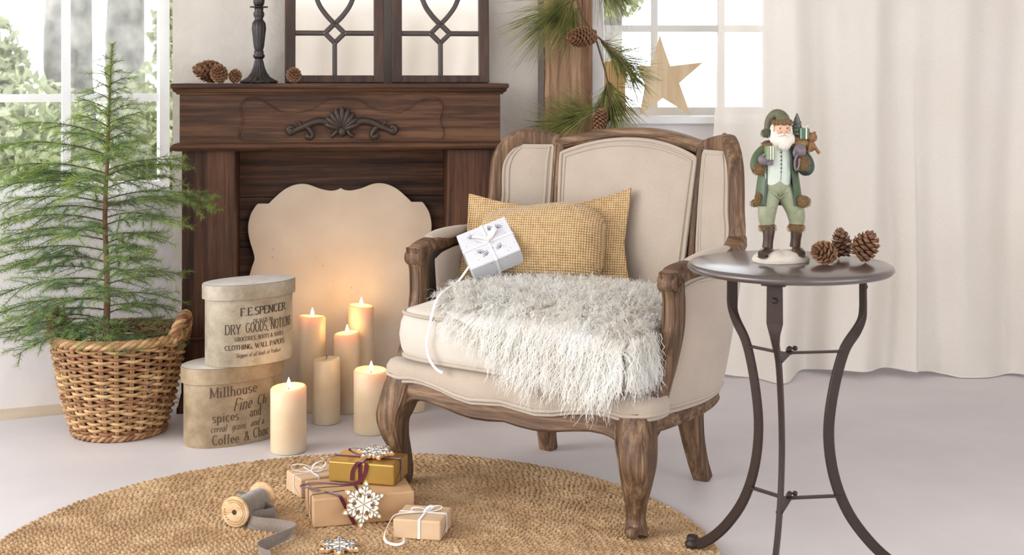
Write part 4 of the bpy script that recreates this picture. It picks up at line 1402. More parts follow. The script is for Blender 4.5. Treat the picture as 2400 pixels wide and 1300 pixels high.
def letters(txt, size, arc, s0, z0, lift, mat, parent, width=None, shear=0.0, bold=0.0, slope=0.0):
    """serif lettering printed on the oval: broad-nib strokes laid on the surface"""
    total = sum(GLYPH[c][0] + .08 for c in txt)
    kx = (width / total) if width else size
    h = size * .80
    thick, thin = .15 + bold * 90, .055 + bold * 30
    V, F = [], []
    x0 = 0.0
    serifs = shear == 0
    def quad(pts):
        b = len(V)
        for (gx, gy) in pts:
            s = s0 - .014 + (gx + shear * gy * .8) * kx
            x, y, nx, ny = arc.at(s)
            V.append((x + nx * lift, y + ny * lift, z0 + gy * h + slope * (s - s0)))
        F.append((b, b + 1, b + 2, b + 3))
    for ch in txt:
        w, strokes = GLYPH[ch]
        for st in strokes:
            n = len(st)
            L, R = [], []
            for i in range(n):
                a, b = st[max(i - 1, 0)], st[min(i + 1, n - 1)]
                tx, ty = b[0] - a[0], b[1] - a[1]
                l = math.hypot(tx, ty) + 1e-9
                tx, ty = tx / l, ty / l
                hw = (thin + (thick - thin) * abs(ty) ** 1.5) / 2
                if ch in 'NMAWVY' and ty > .2 and abs(tx) > .2: hw = thin / 2
                L.append((x0 + st[i][0] - ty * hw, st[i][1] + tx * hw)); R.append((x0 + st[i][0] + ty * hw, st[i][1] - tx * hw))
            for i in range(n - 1):
                steps = max(1, int(abs(st[i + 1][0] - st[i][0]) * kx / .006))
                for q in range(steps):
                    f0, f1 = q / steps, (q + 1) / steps
                    m = lambda P, f: (P[i][0] * (1 - f) + P[i + 1][0] * f, P[i][1] * (1 - f) + P[i + 1][1] * f)
                    quad([L and m(L, f0), m(R, f0), m(R, f1), m(L, f1)])
            if serifs and n <= 2 or (serifs and ch in 'hnumr' and n > 2):
                ends = [(st[0], st[1]), (st[-1], st[-2])]
                for (e, o) in ends:
                    if abs(e[1] - o[1]) > .3 and (e[1] < .01 or e[1] > .6):
                        c = x0 + e[0]
                        sy = .0 if e[1] < .3 else -.05
                        quad([(c - .14, e[1] + sy), (c + .14, e[1] + sy), (c + .14, e[1] + sy + .05), (c - .14, e[1] + sy + .05)])
        x0 += w + .08
    return MB().add(V, F).build('printed_line', mat, parent)

def hat_box(c, z0, a, b, H, yaw, lidh, label, lines, ink, body_mat):
    t = thing('hat_box', label, 'box', (c[0], c[1], z0), yaw, 'stacked oval hat boxes')
    ov = oval(a, b)
    def ring(k, z): return [(x * k, y * k, z) for x, y in ov]
    def stack(rings, name, mat, bev=0):
        n = len(ov)
        V = [p for r in rings for p in r]
        mb = MB()
        F = []
        for i in range(len(rings) - 1):
            for k in range(n):
                F.append((i * n + k, i * n + (k + 1) % n, (i + 1) * n + (k + 1) % n, (i + 1) * n + k))
        mb.add(V, F, True)
        mb.add(rings[0][::-1], [tuple(range(n))]); mb.add(rings[-1], [tuple(range(n))])
        return mb.build(name, mat, t)
    bo = stack([ring(.985, 0.0), ring(1, .003), ring(1, H - lidh * .5)], 'body', body_mat)
    g = 1 + .0055 / b
    stack([ring(g, H - lidh), ring(g, H - .003), ring(g * .992, H - .0003)], 'lid', body_mat)
    mb = MB(); n = len(ov)
    mb.add(ring(g * .985, H + .0006), [tuple(range(n))]).build('lid_top', M['boxtop'], t)
    arc = Arc(a, b)
    for (txt, size, s0, zz, width, sh, bold, slope) in lines:
        letters(txt, size, arc, s0, zz, .0009, ink, bo, width, sh, bold, slope)
    return t
HB_Y = math.radians(40)
hat_box((-.855, 4.125), 0.0, .158, .094, .237, HB_Y, .046, 'larger oval hat box standing on the floor below the other', [
    ('Millhouse', .038, -.105, .150, .150, 0, .0, .03), ('Fine', .046, -.035, .106, .060, .45, .0, .03), ('Ch', .036, .045, .113, .034, .2, 0, .03),
    ('spices', .034, -.098, .077, .082, 0, 0, .02), ('and', .034, .018, .082, .042, 0, 0, .02),
    ('cereal', .026, -.103, .048, .048, .35, 0, .02), ('grains', .026, -.040, .049, .046, .35, 0, .02), ('and a', .026, .020, .052, .05, .35, 0, .02),
    ('Coffee', .036, -.098, .010, .082, 0, .0, .0), ('&', .034, .0, .012, .018, 0, 0, .0), ('Choc', .036, .03, .016, .06, 0, 0, .02)], M['ink_low'], M['boxpaper_low'])
hat_box((-.806, 4.125), 0.2385, .142, .084, .244, HB_Y, .043, 'smaller oval hat box stacked on top of the other', [
    ('F.E.SPENCER', .029, -.058, .152, .160, 0, .0005, .02), ('DEALER IN', .012, -.018, .130, .066, 0, .0002, .02),
    ('DRY', .036, -.104, .098, .048, 0, .0, .0), ('GOODS, NOTIONS', .036, -.042, .101, .175, 0, .0, .02),
    ('GROCERIES, BOOTS & SHOES', .015, -.075, .077, .165, 0, .0003, .02), ('CLOTHING, WALL PAPERS', .018, -.104, .051, .200, 0, .0005, .02),
    ('Shipper of all kinds of Produce', .016, -.072, .028, .150, .3, 0, .02)], M['ink'], M['boxpaper'])

# ------------------------------------------------------------------ candles
def wax_mat():
    m, nt, b, o = new_mat('ivory_wax')
    v = coords(nt)
    n = nd(nt, 'ShaderNodeTexNoise', Scale=12.0, Detail=3.0); nt.links.new(v, n.inputs['Vector'])
    nt.links.new(ramp(nt, n.outputs['Fac'], [(0.3, srgb(216, 194, 160)), (0.7, srgb(226, 207, 177))]), b.inputs['Base Color'])
    b.inputs['Roughness'].default_value = 0.4
    b.inputs['Subsurface Weight'].default_value = 0.7
    b.inputs['Subsurface Radius'].default_value = (0.05, 0.026, 0.010)
    b.inputs['Subsurface Scale'].default_value = 1.0
    return m
M['wax'] = wax_mat()
def flame_mat():
    m, nt, b, o = new_mat('candle_flame')
    e = nd(nt, 'ShaderNodeEmission', Strength=14.0)
    e.inputs['Color'].default_value = (1.0, 0.78, 0.42, 1)
    nt.links.new(e.outputs[0], o.inputs['Surface'])
    m.cycles.emission_sampling = 'NONE'
    return m
M['flame'] = flame_mat()
def candle(px, d, r, h, lit, label, seed, power=1.0):
    x = (px - 1200) / FPX * d
    t = thing('pillar_candle', label, 'candle', (x, d, 0.0003), 0, 'ivory pillar candles before the fire opening')
    rnd = random.Random(seed)
    dp = .010 if lit else .002
    prof = [(0, 0), (r - .003, 0), (r, .003), (r, h - .006), (r - .003, h - .001), (r - .008, h), (r - .013, h - .002), (r - .02, h - dp), (.004, h - dp - .001), (0, h - dp - .001)]
    a1 = rnd.uniform(0, 6)
    V0 = MB().lathe(prof, 48)
    V0.v = [(x_, y_, z_ + (.0035 * math.sin(math.atan2(y_, x_) + a1) if z_ > h - .012 else 0)) for x_, y_, z_ in V0.v]
    V0.build('wax_body', M['wax'], t)
    MB().tube([(0, 0, h - dp - .002), (.0006, 0, h - dp + .006), (.002, 0, h - dp + .012)], .0011, 6).build('wick', M['oat'], t)
    if lit:
        fh = .030
        pr = [(0.0, 0.0), (.0035, .003), (.0058, .008), (.0056, .013), (.0038, .020), (.0016, .026), (0.0, fh)]
        MB().lathe(pr, 14, c=(.001, 0, h - dp + .007)).build('flame', M['flame'], t)
        ld = bpy.data.lights.new('candle_light', 'POINT')
        ld.energy = 0.25 * power; ld.color = (1.0, 0.55, 0.20); ld.shadow_soft_size = .012
        lo = bpy.data.objects.new('candle_light', ld); link(lo, t); lo.location = (0, 0, h + .022)
candle(676, 3.977, .053, .191, True, 'short thick lit candle in front, beside the lower hat box', 1)
candle(869.5, 4.19, .0535, .195, True, 'short thick lit candle beside the armchair front leg', 2)
candle(765, 4.306, .0437, .205, False, 'slim unlit candle in the middle of the candle group', 3)
candle(813, 4.445, .0425, .262, True, 'medium tall lit candle behind the unlit candle', 4)
candle(731.5, 4.465, .0445, .314, True, 'tall lit candle at the left, next to the hat boxes', 5)
candle(846, 4.55, .0435, .335, True, 'tallest lit candle at the back close to the cream board', 6)
candle(966, 4.46, .042, .15, False, 'candle mostly hidden behind the armchair front leg', 7)
# ------------------------------------------------------------------ wrapped presents on the rug
def strip(mb, pts, w, th, ups):
    """flat ribbon along pts; ups = surface normals"""
    mb.sweep([tuple(p) for p in pts], [(-w / 2, -th / 2), (w / 2, -th / 2), (w / 2, th / 2), (-w / 2, th / 2)], up=ups, smooth=False)
def wrapped(name, label, corner, yaw, size, z, paper, cat='gift', bev=.004):
    """corner = front left corner in plan; size (w, d, h)"""
    w, d, h = size
    c = Vector((corner[0], corner[1], z))
    t = thing(name, label, cat, c, yaw, 'wrapped presents')
    MB().box((w / 2, d / 2, h / 2), (w, d, h)).build('wrapped_box', paper, t, bevel=bev, bseg=3)
    # folded paper ends left and right
    for x in (-.0006, w + .0006):
        mb = MB()
        s = -1 if x < 0 else 1
        a = (x, .004, .003); b = (x, d - .004, .003); c_ = (x + s * .0008, d * .5, h * .55)
        mb.add([a, b, c_], [(0, 1, 2) if s < 0 else (2, 1, 0)]).build('end_fold', paper, t)
    return t
def band(t, w, d, h, axis, pos, rw, mat, g=.0012, name='ribbon'):
    """ribbon band round the box; axis 'x' = band runs over the top from front to back at x=pos, 'y' = runs left to right at y=pos"""
    if axis == 'x':
        p = [(pos, -g, .002), (pos, -g, h - .002), (pos, .002 - g, h + g), (pos, d - .002 + g, h + g), (pos, d + g, h - .002), (pos, d + g, .002)]
        ups = [(0, -1, 0), (0, -1, .3), (0, -.3, 1), (0, .3, 1), (0, 1, .3), (0, 1, 0)]
    else:
        p = [(-g, pos, .002), (-g, pos, h - .002), (.002 - g, pos, h + g), (w - .002 + g, pos, h + g), (w + g, pos, h - .002), (w + g, pos, .002)]
        ups = [(-1, 0, 0), (-1, 0, .3), (-.3, 0, 1), (.3, 0, 1), (1, 0, .3), (1, 0, 0)]
    mb = MB(); strip(mb, p, rw, .0012, [Vector(u) for u in ups])
    return mb.build(name, mat, t)
def bow(t, c, sizes, rw, mat, nrm=(0, 0, 1), name='bow'):
    mb = MB()
    c = Vector(c)
    for (ang, L, hgt) in sizes:
        e = Vector((math.cos(ang), math.sin(ang), 0))
        sd = Vector((-e.y, e.x, 0))
        pts = [c + e * (L * math.sin(q * PI) * 1.0) + Vector((0, 0, .003 + hgt * math.sin(q * PI * 2) * .5 + hgt * .5 * math.sin(q * PI))) for q in np.linspace(.02, .98, 14)]
        pts = [c + e * (L * (1 - math.cos(2 * PI * q)) / 2) + Vector((0, 0, .002 + hgt * (.5 + .5 * math.sin(2 * PI * q - .3)))) for q in np.linspace(0.02, .98, 16)]
        ups = []
        for i in range(16):
            a, b = pts[max(0, i - 1)], pts[min(15, i + 1)]
            ups.append((b - a).cross(sd))
        strip(mb, pts, rw, .001, ups)
    mb.ball(c + Vector((0, 0, .004)), (rw * .6, rw * .6, .005), nu=8, nv=6)
    return mb.build(name, mat, t)
def ribbon_path(t, pts, rw, mat, ups, name='ribbon_tail', n=40, th=.0011):
    q = cr(pts, n)
    u = cr(ups, n)
    mb = MB(); strip(mb, q, rw, th, [Vector(x) for x in u])
    return mb.build(name, mat, t)

# big kraft parcel
bw, bd, bh = .250, .164, .070
y1 = math.atan2(.067, .2414)
big = wrapped('gift_box', 'large kraft paper parcel with snowflake biscuit on its front', (-.482, 3.257), y1, (bw, bd, bh), RUGZ, M['kraft'])
for dx in (0, .004, .008, .012):
    mb = MB()
    mb.tube([(.118 + dx, -.0012, .035), (.118 + dx * 1.2, -.0012, bh - .002), (.116 + dx, .003, bh + .0012), (.112 + dx * .6, .05, bh + .0012), (.112 + dx * .5, bd - .01, bh + .0012)], .0008, 5)
    mb.build('cord', M['twine'], big)
MB().tube([(-.0012, .085, .004), (-.0012, .088, bh - .002), (.003, .088, bh + .0012), (.11, .084, bh + .0012)], .0009, 5).build('cord', M['twine'], big)
MB().tube([(-.0012, .03, .004), (-.0012, .035, bh - .002), (.003, .035, bh + .0012), (.09, .05, bh + .0012)], .0009, 5).build('cord', M['twine'], big)
# left parcel behind
y2 = math.atan2(.525, .851)
lw, ld_, lh = .20, .100, .050
left = wrapped('gift_box', 'flat pale kraft parcel with white ribbon behind the large parcel', (-.548, 3.486), y2, (lw, ld_, lh), RUGZ, M['kraft_pale'])
band(left, lw, ld_, lh, 'x', .05, .004, M['ribbon_white'])
band(left, lw, ld_, lh, 'y', .045, .004, M['ribbon_white'])
bow(left, (.05, .045, lh), [(2.6, .055, .02), (.2, .045, .022), (-.6, .03, .012)], .005, M['ribbon_white'])
ribbon_path(left, [(.20, .05, .053), (.235, .03, .075), (.262, .0, .06), (.275, -.03, .02)], .004, M['ribbon_white'], [(0, 0, 1), (.3, 0, 1), (.8, 0, .5), (1, 0, .2)])
# gold parcel on top
y3 = math.atan2(-.042, .169)
gw, gd, gh = .174, .112, .052
GZ = RUGZ + bh + .0022
gold = wrapped('gift_box', 'gold paper parcel with burgundy ribbon on top of the large parcel', (-.464, 3.398), y3, (gw, gd, gh), GZ, M['gold'])
band(gold, gw, gd, gh, 'y', .055, .010, M['ribbon_red'])
band(gold, gw, gd, gh, 'x', .085, .010, M['ribbon_red'])
ribbon_path(gold, [(.083, .0, gh + .002), (.076, -.006, gh - .004), (.066, -.005, .030), (.064, -.006, .008)], .0085, M['ribbon_red'], [(0, -.3, 1), (0, -1, .3), (0, -1, 0), (0, -1, 0)])
ribbon_path(gold, [(.10, .0, gh + .002), (.102, -.005, gh - .006), (.098, -.006, .026), (.082, -.010, .005), (.05, -.016, .002), (.0, -.016, .0015), (-.03, -.030, .003), (-.048, -.062, .0015), (-.02, -.075, .004), (.012, -.088, .0035)],
            .0085, M['ribbon_red'], [(0, -.3, 1), (0, -1, .2), (0, -1, 0), (0, -1, .3), (0, -.3, 1), (0, 0, 1), (.1, 0, 1), (.5, 0, 1), (0, -.2, 1), (.3, -.3, 1)], n=70)
# its long end over the front of the large parcel
ribbon_path(big, [(.035, .050, bh + .004), (.055, .02, bh + .004), (.064, .001, bh + .003), (.070, -.004, bh - .006), (.084, -.006, .035), (.100, -.010, .004)], .0085, M['ribbon_red'],
            [(0, 0, 1), (0, 0, 1), (0, -.3, 1), (0, -1, .3), (0, -1, 0), (0, -1, 0)], n=40)
bow(gold, (.092, .055, gh), [(2.9, .065, .016)], .0085, M['ribbon_red'])
# small parcel
y4 = math.atan2(-.022, .115)
sw, sd_, sh = .116, .112, .046
small = wrapped('gift_box', 'small cube-like kraft parcel with white ribbon and bow', (-.2825, 3.188), y4, (sw, sd_, sh), RUGZ, M['kraft_pale'])
band(small, sw, sd_, sh, 'x', .064, .0058, M['ribbon_white'])
band(small, sw, sd_, sh, 'y', .058, .0052, M['ribbon_white'])
bow(small, (.064, .058, sh), [(.5, .042, .012), (1.1, .030, .010), (3.5, .034, .012)], .006, M['ribbon_white'])
ribbon_path(small, [(.064, .055, sh + .003), (.03, .04, sh + .004), (.0, .02, sh + .003), (-.010, .0, .034), (-.016, -.018, .012), (-.006, -.035, .003), (.02, -.05, .003), (.036, -.044, .006), (.038, -.034, .014)], .006, M['ribbon_white'],
            [(0, 0, 1), (0, 0, 1), (-.5, 0, 1), (-1, -.2, .2), (-1, -.5, .4), (-.5, -.5, 1), (0, -1, .4), (.5, -1, .2), (1, -.3, .2)], n=60)

# ------------------------------------------------------------------ snowflake biscuits
def snowflake(kind=0):
    """outline (x, y) of a six-armed flake of radius 1"""
    pts = []
    for k in range(6):
        a0 = k * PI / 3 + PI / 6
        arm = [(.30, -.13), (.42, -.14), (.50, -.27), (.62, -.29), (.70, -.20), (.69, -.13), (.82, -.12), (.95, -.05), (1.0, 0), (.95, .05), (.82, .12), (.69, .13), (.70, .20), (.62, .29), (.50, .27), (.42, .14), (.30, .13)]
        if kind == 1:
            arm = [(.42, -.16), (.60, -.22), (.72, -.22), (.80, -.12), (.97, -.06), (1.0, 0), (.97, .06), (.80, .12), (.72, .22), (.60, .22), (.42, .16)]
        for r, y in arm:
            pts.append((r * math.cos(a0) - y * math.sin(a0), r * math.sin(a0) + y * math.cos(a0)))
    return [tuple(p) for p in cr(pts, len(pts) * 3, closed=True)]
def cookie(label, loc, R, thick, rot, kind, line_mat):
    t = thing('snowflake_biscuit', label, 'biscuit', loc, 0, 'iced snowflake biscuits')
    t.rotation_euler = rot
    out = snowflake(kind)
    fn = lambda k, z: (lambda x, y, zz: (x * k, zz * k, z + y))
    MB().prism([(x * R, y * R) for x, y in out], thick * .7, lambda x, y, z: (x, z, y)).build('biscuit', M['cookie'], t, bevel=.0012)
    ic = MB().prism([(x * R * .93, y * R * .93) for x, y in out], thick * .35, lambda x, y, z: (x, z, y + thick * .68)).build('icing', M['icing'], t, bevel=.0012)
    zt = thick * 1.05
    mb, mg = MB(), MB()
    for k in range(6):
        a = k * PI / 3 + PI / 6
        e = Vector((math.cos(a), math.sin(a), 0)); s = Vector((-e.y, e.x, 0))
        mb.tube([e * R * .06 + Vector((0, 0, zt)), e * R * .80 + Vector((0, 0, zt))], R * .016, 5)
        for q, l in ((.34, .16), (.52, .20), (.70, .13)):
            for sg in (-1, 1):
                b0 = e * R * q
                tip = b0 + (e * .75 + s * sg).normalized() * R * l
                mb.tube([b0 + Vector((0, 0, zt)), tip + Vector((0, 0, zt))], R * .014, 5)
                # small leaf drop at the end
                dirv = (tip - b0).normalized(); per = Vector((-dirv.y, dirv.x, 0))
                lp = [tip + dirv * R * .06 * math.cos(th) + per * R * .035 * math.sin(th) + Vector((0, 0, zt)) for th in np.linspace(0, 2 * PI, 10, endpoint=False)]
                mg.tube(lp, R * .012, 4, closed=True)
    mb.build('piped_lines', line_mat, t); mg.build('piped_drops', M['icing_gold'] if kind == 0 else line_mat, t)
    MB().ball((0, 0, zt), (R * .045, R * .045, R * .03), nu=8, nv=6).build('centre_dot', M['cookie'], t)
    return t
# standing against the front of the large parcel
bm_ = Matrix.Translation((-.482, 3.257, RUGZ)) @ Matrix.Rotation(y1, 4, 'Z')
p = bm_ @ Vector((.118, -.024, .056))
cookie('snowflake biscuit with olive icing leaning on the large parcel front', p, .057, .008, (math.radians(76), .18, y1), 0, M['icing_gold'])
gm = Matrix.Translation((-.464, 3.398, GZ)) @ Matrix.Rotation(y3, 4, 'Z')
p = gm @ Vector((.105, .058, gh + .0085))
cookie('snowflake biscuit lying on the gold parcel', p, .050, .0085, (.06, -.02, .3), 0, M['icing_line'])
p = on_floor(795, 1286, .012)
cookie('snowflake biscuit lying flat on the jute rug', (p.x, p.y, RUGZ + .0025), .052, .009, (.04, .02, .12), 1, M['icing_line'])

# ------------------------------------------------------------------ ribbon spool
def spool():
    A = Vector((-.674, 3.262, 0)); B = Vector((-.627, 3.388, 0))
    ax = (B - A).normalized()
    R = .0375
    c0 = Vector((A.x, A.y, RUGZ + R))
    t = thing('ribbon_spool', 'wooden ribbon spool with trailing grey velvet ribbon', 'spool', c0)
    Mx = rot_to(ax)
    L = (B - A).length
    for (z0, z1) in ((0, .009), (L - .009, L)):
        d = MB().lathe([(.006, z0), (R - .002, z0), (R, z0 + .002), (R, z1 - .002), (R - .002, z1), (.006, z1)], 48, M=Mx).build('flange', M['spool'], t)
    MB().lathe([(.006, -.0012), (.0065, .003), (0.0, .003)], 20, M=Mx).build('hole', M['oat'], t)
    # printed ring and marks on the front flange
    for rr in (.0245, .030):
        MB().tube([Mx @ Vector((rr * math.cos(a), rr * math.sin(a), -.0004)) for a in np.linspace(-2.6, 1.9, 40)], .00035, 4).build('printed_ring', M['ink_low'], t)
    for a0 in (1.9, 2.15, 2.4, 2.65, 2.9):
        MB().tube([Mx @ Vector((.024 * math.cos(a0), .024 * math.sin(a0), -.0004)), Mx @ Vector((.029 * math.cos(a0 + .1), .029 * math.sin(a0 + .1), -.0004))], .0008, 4).build('printed_mark', M['ink_low'], t)
    rl = MB().lathe([(.01, .012), (.024, .012), (.0265, .02), (.0265, L - .02), (.024, L - .012), (.01, L - .012)], 40, M=Mx)
    rl.build('ribbon_roll', M['ribbon_grey'], t)
    for k in range(3):
        z = .03 + .03 * k
        MB().lathe([(.026, z - .012), (.0275, z), (.026, z + .012)], 40, M=Mx).build('ribbon_turn', M['ribbon_grey'], t)
    # loose ribbon standing on edge, in zigzags
    W = .030
    def P(px, py, lift=0.0):
        q = on_floor(px, py, RUGZ)
        return np.array([q.x - c0.x, q.y - c0.y, RUGZ - c0.z + lift])
    def edge(pts, ups_lean, n, name='loose_ribbon'):
        q = cr(pts, n)
        V, F = [], []
        for i in range(n):
            a = q[min(i + 1, n - 1)] - q[max(i - 1, 0)]
            nx, ny = a[1], -a[0]; l = math.hypot(nx, ny) + 1e-9
            lean = np.interp(i / (n - 1), np.linspace(0, 1, len(ups_lean)), ups_lean)
            u = np.array([nx / l * math.sin(lean), ny / l * math.sin(lean), math.cos(lean)])
            V.append(q[i]); V.append(q[i] + u * W)
        for i in range(n - 1):
            F.append((2 * i, 2 * i + 2, 2 * i + 3, 2 * i + 1))
        o = MB().add(V, F, True).build(name, M['ribbon_grey'], t)
        s = o.modifiers.new('thickness', 'SOLIDIFY'); s.thickness = .0012; s.offset = 0
        return o
    path = [P(563, 1190, .032), P(590, 1194, .022), P(625, 1205, .010), P(648, 1212, .002), P(640, 1219, .001), P(600, 1226, .001), P(580, 1234, .001), P(600, 1242, .001),
            P(645, 1247, .001), P(680, 1254, .001), P(680, 1262, .001), P(655, 1275, .001), P(628, 1290, .001), P(612, 1300, .001), P(616, 1310, .001), P(640, 1322, .001)]
    edge(path, [.9, .5, .35, .1, .0, -.1, -.25, -.3, -.3, -.1, .2, .3, .2], 110)
spool()

# ------------------------------------------------------------------ side table
TC = Vector((.599, 2.90, 0)); TZ = .705
def side_table():
    t = thing('side_table', 'round bronzed metal side table with three curved legs', 'table', TC)
    R = .22
    prof = [(0, TZ - .020), (R - .016, TZ - .020), (R - .006, TZ - .018), (R, TZ - .012), (R - .002, TZ - .006), (R - .008, TZ - .002), (R - .014, TZ - .0016), (R - .018, TZ), (0, TZ)]
    MB().lathe(prof, 96).build('table_top', M['iron_top'], t)
    hub = {}
    for k, dg in enumerate((128, 8, -112)):
        a = math.radians(dg)
        er = Vector((math.cos(a), math.sin(a), 0)); tg = Vector((-er.y, er.x, 0))
        q = cr([(.166, .690), (.166, .64), (.166, .60), (.163, .577), (.151, .553), (.122, .508), (.098, .42), (.088, .33), (.100, .24), (.132, .16), (.180, .095), (.228, .050), (.266, .026), (.292, .019)], 60)
        w_t = np.interp(q[:, 1], [.0, .545, .575, .60, .70], [.010, .010, .020, .034, .032])
        w_r = np.interp(q[:, 1], [.0, .545, .575, .60, .70], [.023, .023, .014, .006, .006])
        path = [er * r + Vector((0, 0, z)) for r, z in q]
        MB().sweep([tuple(p) for p in path], [rrect(a_, b_, .0022, 1) for a_, b_ in zip(w_r, w_t)], up=tg, smooth=False).build('leg', M['iron'], t)
        fp = er * .290
        MB().lathe([(0, 0), (.016, 0), (.018, .003), (.018, .010), (.013, .014), (.015, .018), (.012, .026), (0, .028)], 20, c=fp + Vector((0, 0, RUGZ + .001 if k == 0 else .0005))).build('foot', M['iron'], t)
        MB().box((0, 0, 0), (.05, .05, .006)).build('bracket', M['iron'], t, bevel=.002).matrix_local = Matrix.Translation(er * .160 + Vector((0, 0, TZ - .0235))) @ Matrix.Rotation(a, 4, 'Z')
        MB().ball(er * .1705 + Vector((0, 0, .648)), (.0065, .0065, .0065), nu=10, nv=8).build('bolt', M['iron'], t)
        for z, r in ((.506, .121), (.193, .118)):
            MB().box((0, 0, 0), (r, .015, .004)).build('stretcher', M['iron'], t, bevel=.001).matrix_local = Matrix.Translation(er * (r / 2) + Vector((0, 0, z + k * .0035))) @ Matrix.Rotation(a, 4, 'Z')
            MB().ball(er * .012 * (k != 0) + Vector((0, 0, z + .013)), (.006, .006, .0055), nu=10, nv=6).build('bolt', M['iron'], t)
side_table()
G = 'pine cones on the side table'
def tcone(px, py, axis, L, R, n, seed, label):
    d = (EYE - TZ) * FPX / (py - YH)
    pine_cone(((px - 1200) / FPX * d, d, TZ), axis, L, R, n, seed, label, G)
tcone(1950, 618, (-.75, -.5, .25), .052, .026, 52, 21, 'pine cone at the left of the three on the side table')
tcone(1978, 606, (-.1, .25, 1), .058, .023, 52, 22, 'upright pine cone in the middle of the three on the side table')
tcone(2014, 614, (.35, -.25, .8), .058, .030, 54, 23, 'broadest pine cone at the right of the three on the side table')
# ------------------------------------------------------------------ things on the armchair
def burlap_mat():
    m, nt, b, o = new_mat('mustard_burlap')
    v = coords(nt)
    w1 = nd(nt, 'ShaderNodeTexWave', wave_type='BANDS', bands_direction='X', Scale=46.0, Distortion=1.6, Detail=2.0)
    w2 = nd(nt, 'ShaderNodeTexWave', wave_type='BANDS', bands_direction='Z', Scale=46.0, Distortion=1.6, Detail=2.0)
    n = nd(nt, 'ShaderNodeTexNoise', Scale=70.0, Detail=3.0)
    for k in (w1, w2, n): nt.links.new(v, k.inputs['Vector'])
    mu = nd(nt, 'ShaderNodeMath', operation='ADD'); nt.links.new(w1.outputs['Fac'], mu.inputs[0]); nt.links.new(w2.outputs['Fac'], mu.inputs[1])
    ad = nd(nt, 'ShaderNodeMath', operation='MULTIPLY_ADD'); nt.links.new(n.outputs['Fac'], ad.inputs[0]); ad.inputs[1].default_value = 1.3; nt.links.new(mu.outputs[0], ad.inputs[2])
    sc = nd(nt, 'ShaderNodeMath', operation='MULTIPLY'); sc.inputs[1].default_value = .33; nt.links.new(ad.outputs[0], sc.inputs[0])
    nt.links.new(ramp(nt, sc.outputs[0], [(0.2, srgb(126, 94, 54)), (0.5, srgb(180, 146, 98)), (0.8, srgb(212, 184, 140))]), b.inputs['Base Color'])
    b.inputs['Roughness'].default_value = 0.95
    b.inputs['Sheen Weight'].default_value = 0.3
    bump(nt, b, sc.outputs[0], 0.8, 0.004)
    return m
M['burlap'] = burlap_mat()
def pillow():
    c = chw(-.165, .375, .640)
    t = thing('burlap_pillow', 'mustard burlap cushion with wide flanged corners on the armchair', 'cushion', c)
    t.rotation_euler = (math.radians(-17), 0, CH_A + math.radians(22))
    W, H = .475, .29
    def base(u, v):
        # flange sheet: corners stand out, edges sag
        x = u * W / 2 * (1 - .06 * (1 - abs(v)) + .05 * abs(v) * (1 if v < 0 else 0))
        z = v * H / 2 * (1 - (.34 if v > 0 else .05) * (1 - abs(u) ** 1.7))
        if v > 0: z += .012 * u * v
        y = .026 * abs(u * v) ** 2 + .03 * math.sin(u * 7 + v * 3) * max(0, abs(u) - .66) - .05 * max(0, abs(u) - .7) * max(0, v)
        return x, y, z
    MB().surf(lambda u, v: (lambda p: (p[0], p[1] - .003, p[2]))(base(u * 2 - 1, v * 2 - 1)), 50, 34).build('flange', M['burlap'], t)
    MB().surf(lambda u, v: (lambda p: (p[0], p[1] + .003, p[2]))(base(u * 2 - 1, v * 2 - 1)), 50, 34).build('flange_back', M['burlap'], t)
    # stuffed middle
    ax, ay, az = .200, .092, .120
    V, F = [], []
    nu, nv = 56, 28
    for j in range(nv + 1):
        th = -PI / 2 + PI * j / nv
        for i in range(nu):
            ph = 2 * PI * i / nu
            cx, sx = math.cos(ph), math.sin(ph)
            sp = lambda w, e: math.copysign(abs(w) ** e, w)
            x = ax * sp(math.cos(th), .75) * sp(cx, .62)
            z = az * sp(math.cos(th), .75) * sp(sx, .62)
            y = ay * sp(math.sin(th), .9)
            pin = 1 - .10 * (abs(x) / ax) ** 2 * (1 - (abs(z) / az) ** 2)
            z2 = z * (1 - .10 * (1 - (x / ax) ** 2)) + (.010 * math.sin(x * 16 + .6) if z > 0 else 0)
            wr = .0035 * math.sin(34 * x + 20 * z) * (1 - abs(math.sin(th))) + .002 * math.sin(55 * z - 20 * x)
            V.append((x * pin - .004, y * .85 - .022 + wr, z2 - .012))
    for j in range(nv):
        for i in range(nu):
            F.append((j * nu + i, j * nu + (i + 1) % nu, (j + 1) * nu + (i + 1) % nu, (j + 1) * nu + i))
    MB().add(V, F, True).build('stuffed_middle', M['burlap'], t)
    loop = [base(u, -1) for u in np.linspace(-1, 1, 30)] + [base(1, v) for v in np.linspace(-1, 1, 22)[1:]] + [base(u, 1) for u in np.linspace(1, -1, 40)[1:]] + [base(-1, v) for v in np.linspace(1, -1, 22)[1:-1]]
    MB().tube(loop, .0042, 6, closed=True).build('hem', M['burlap'], t)
pillow()

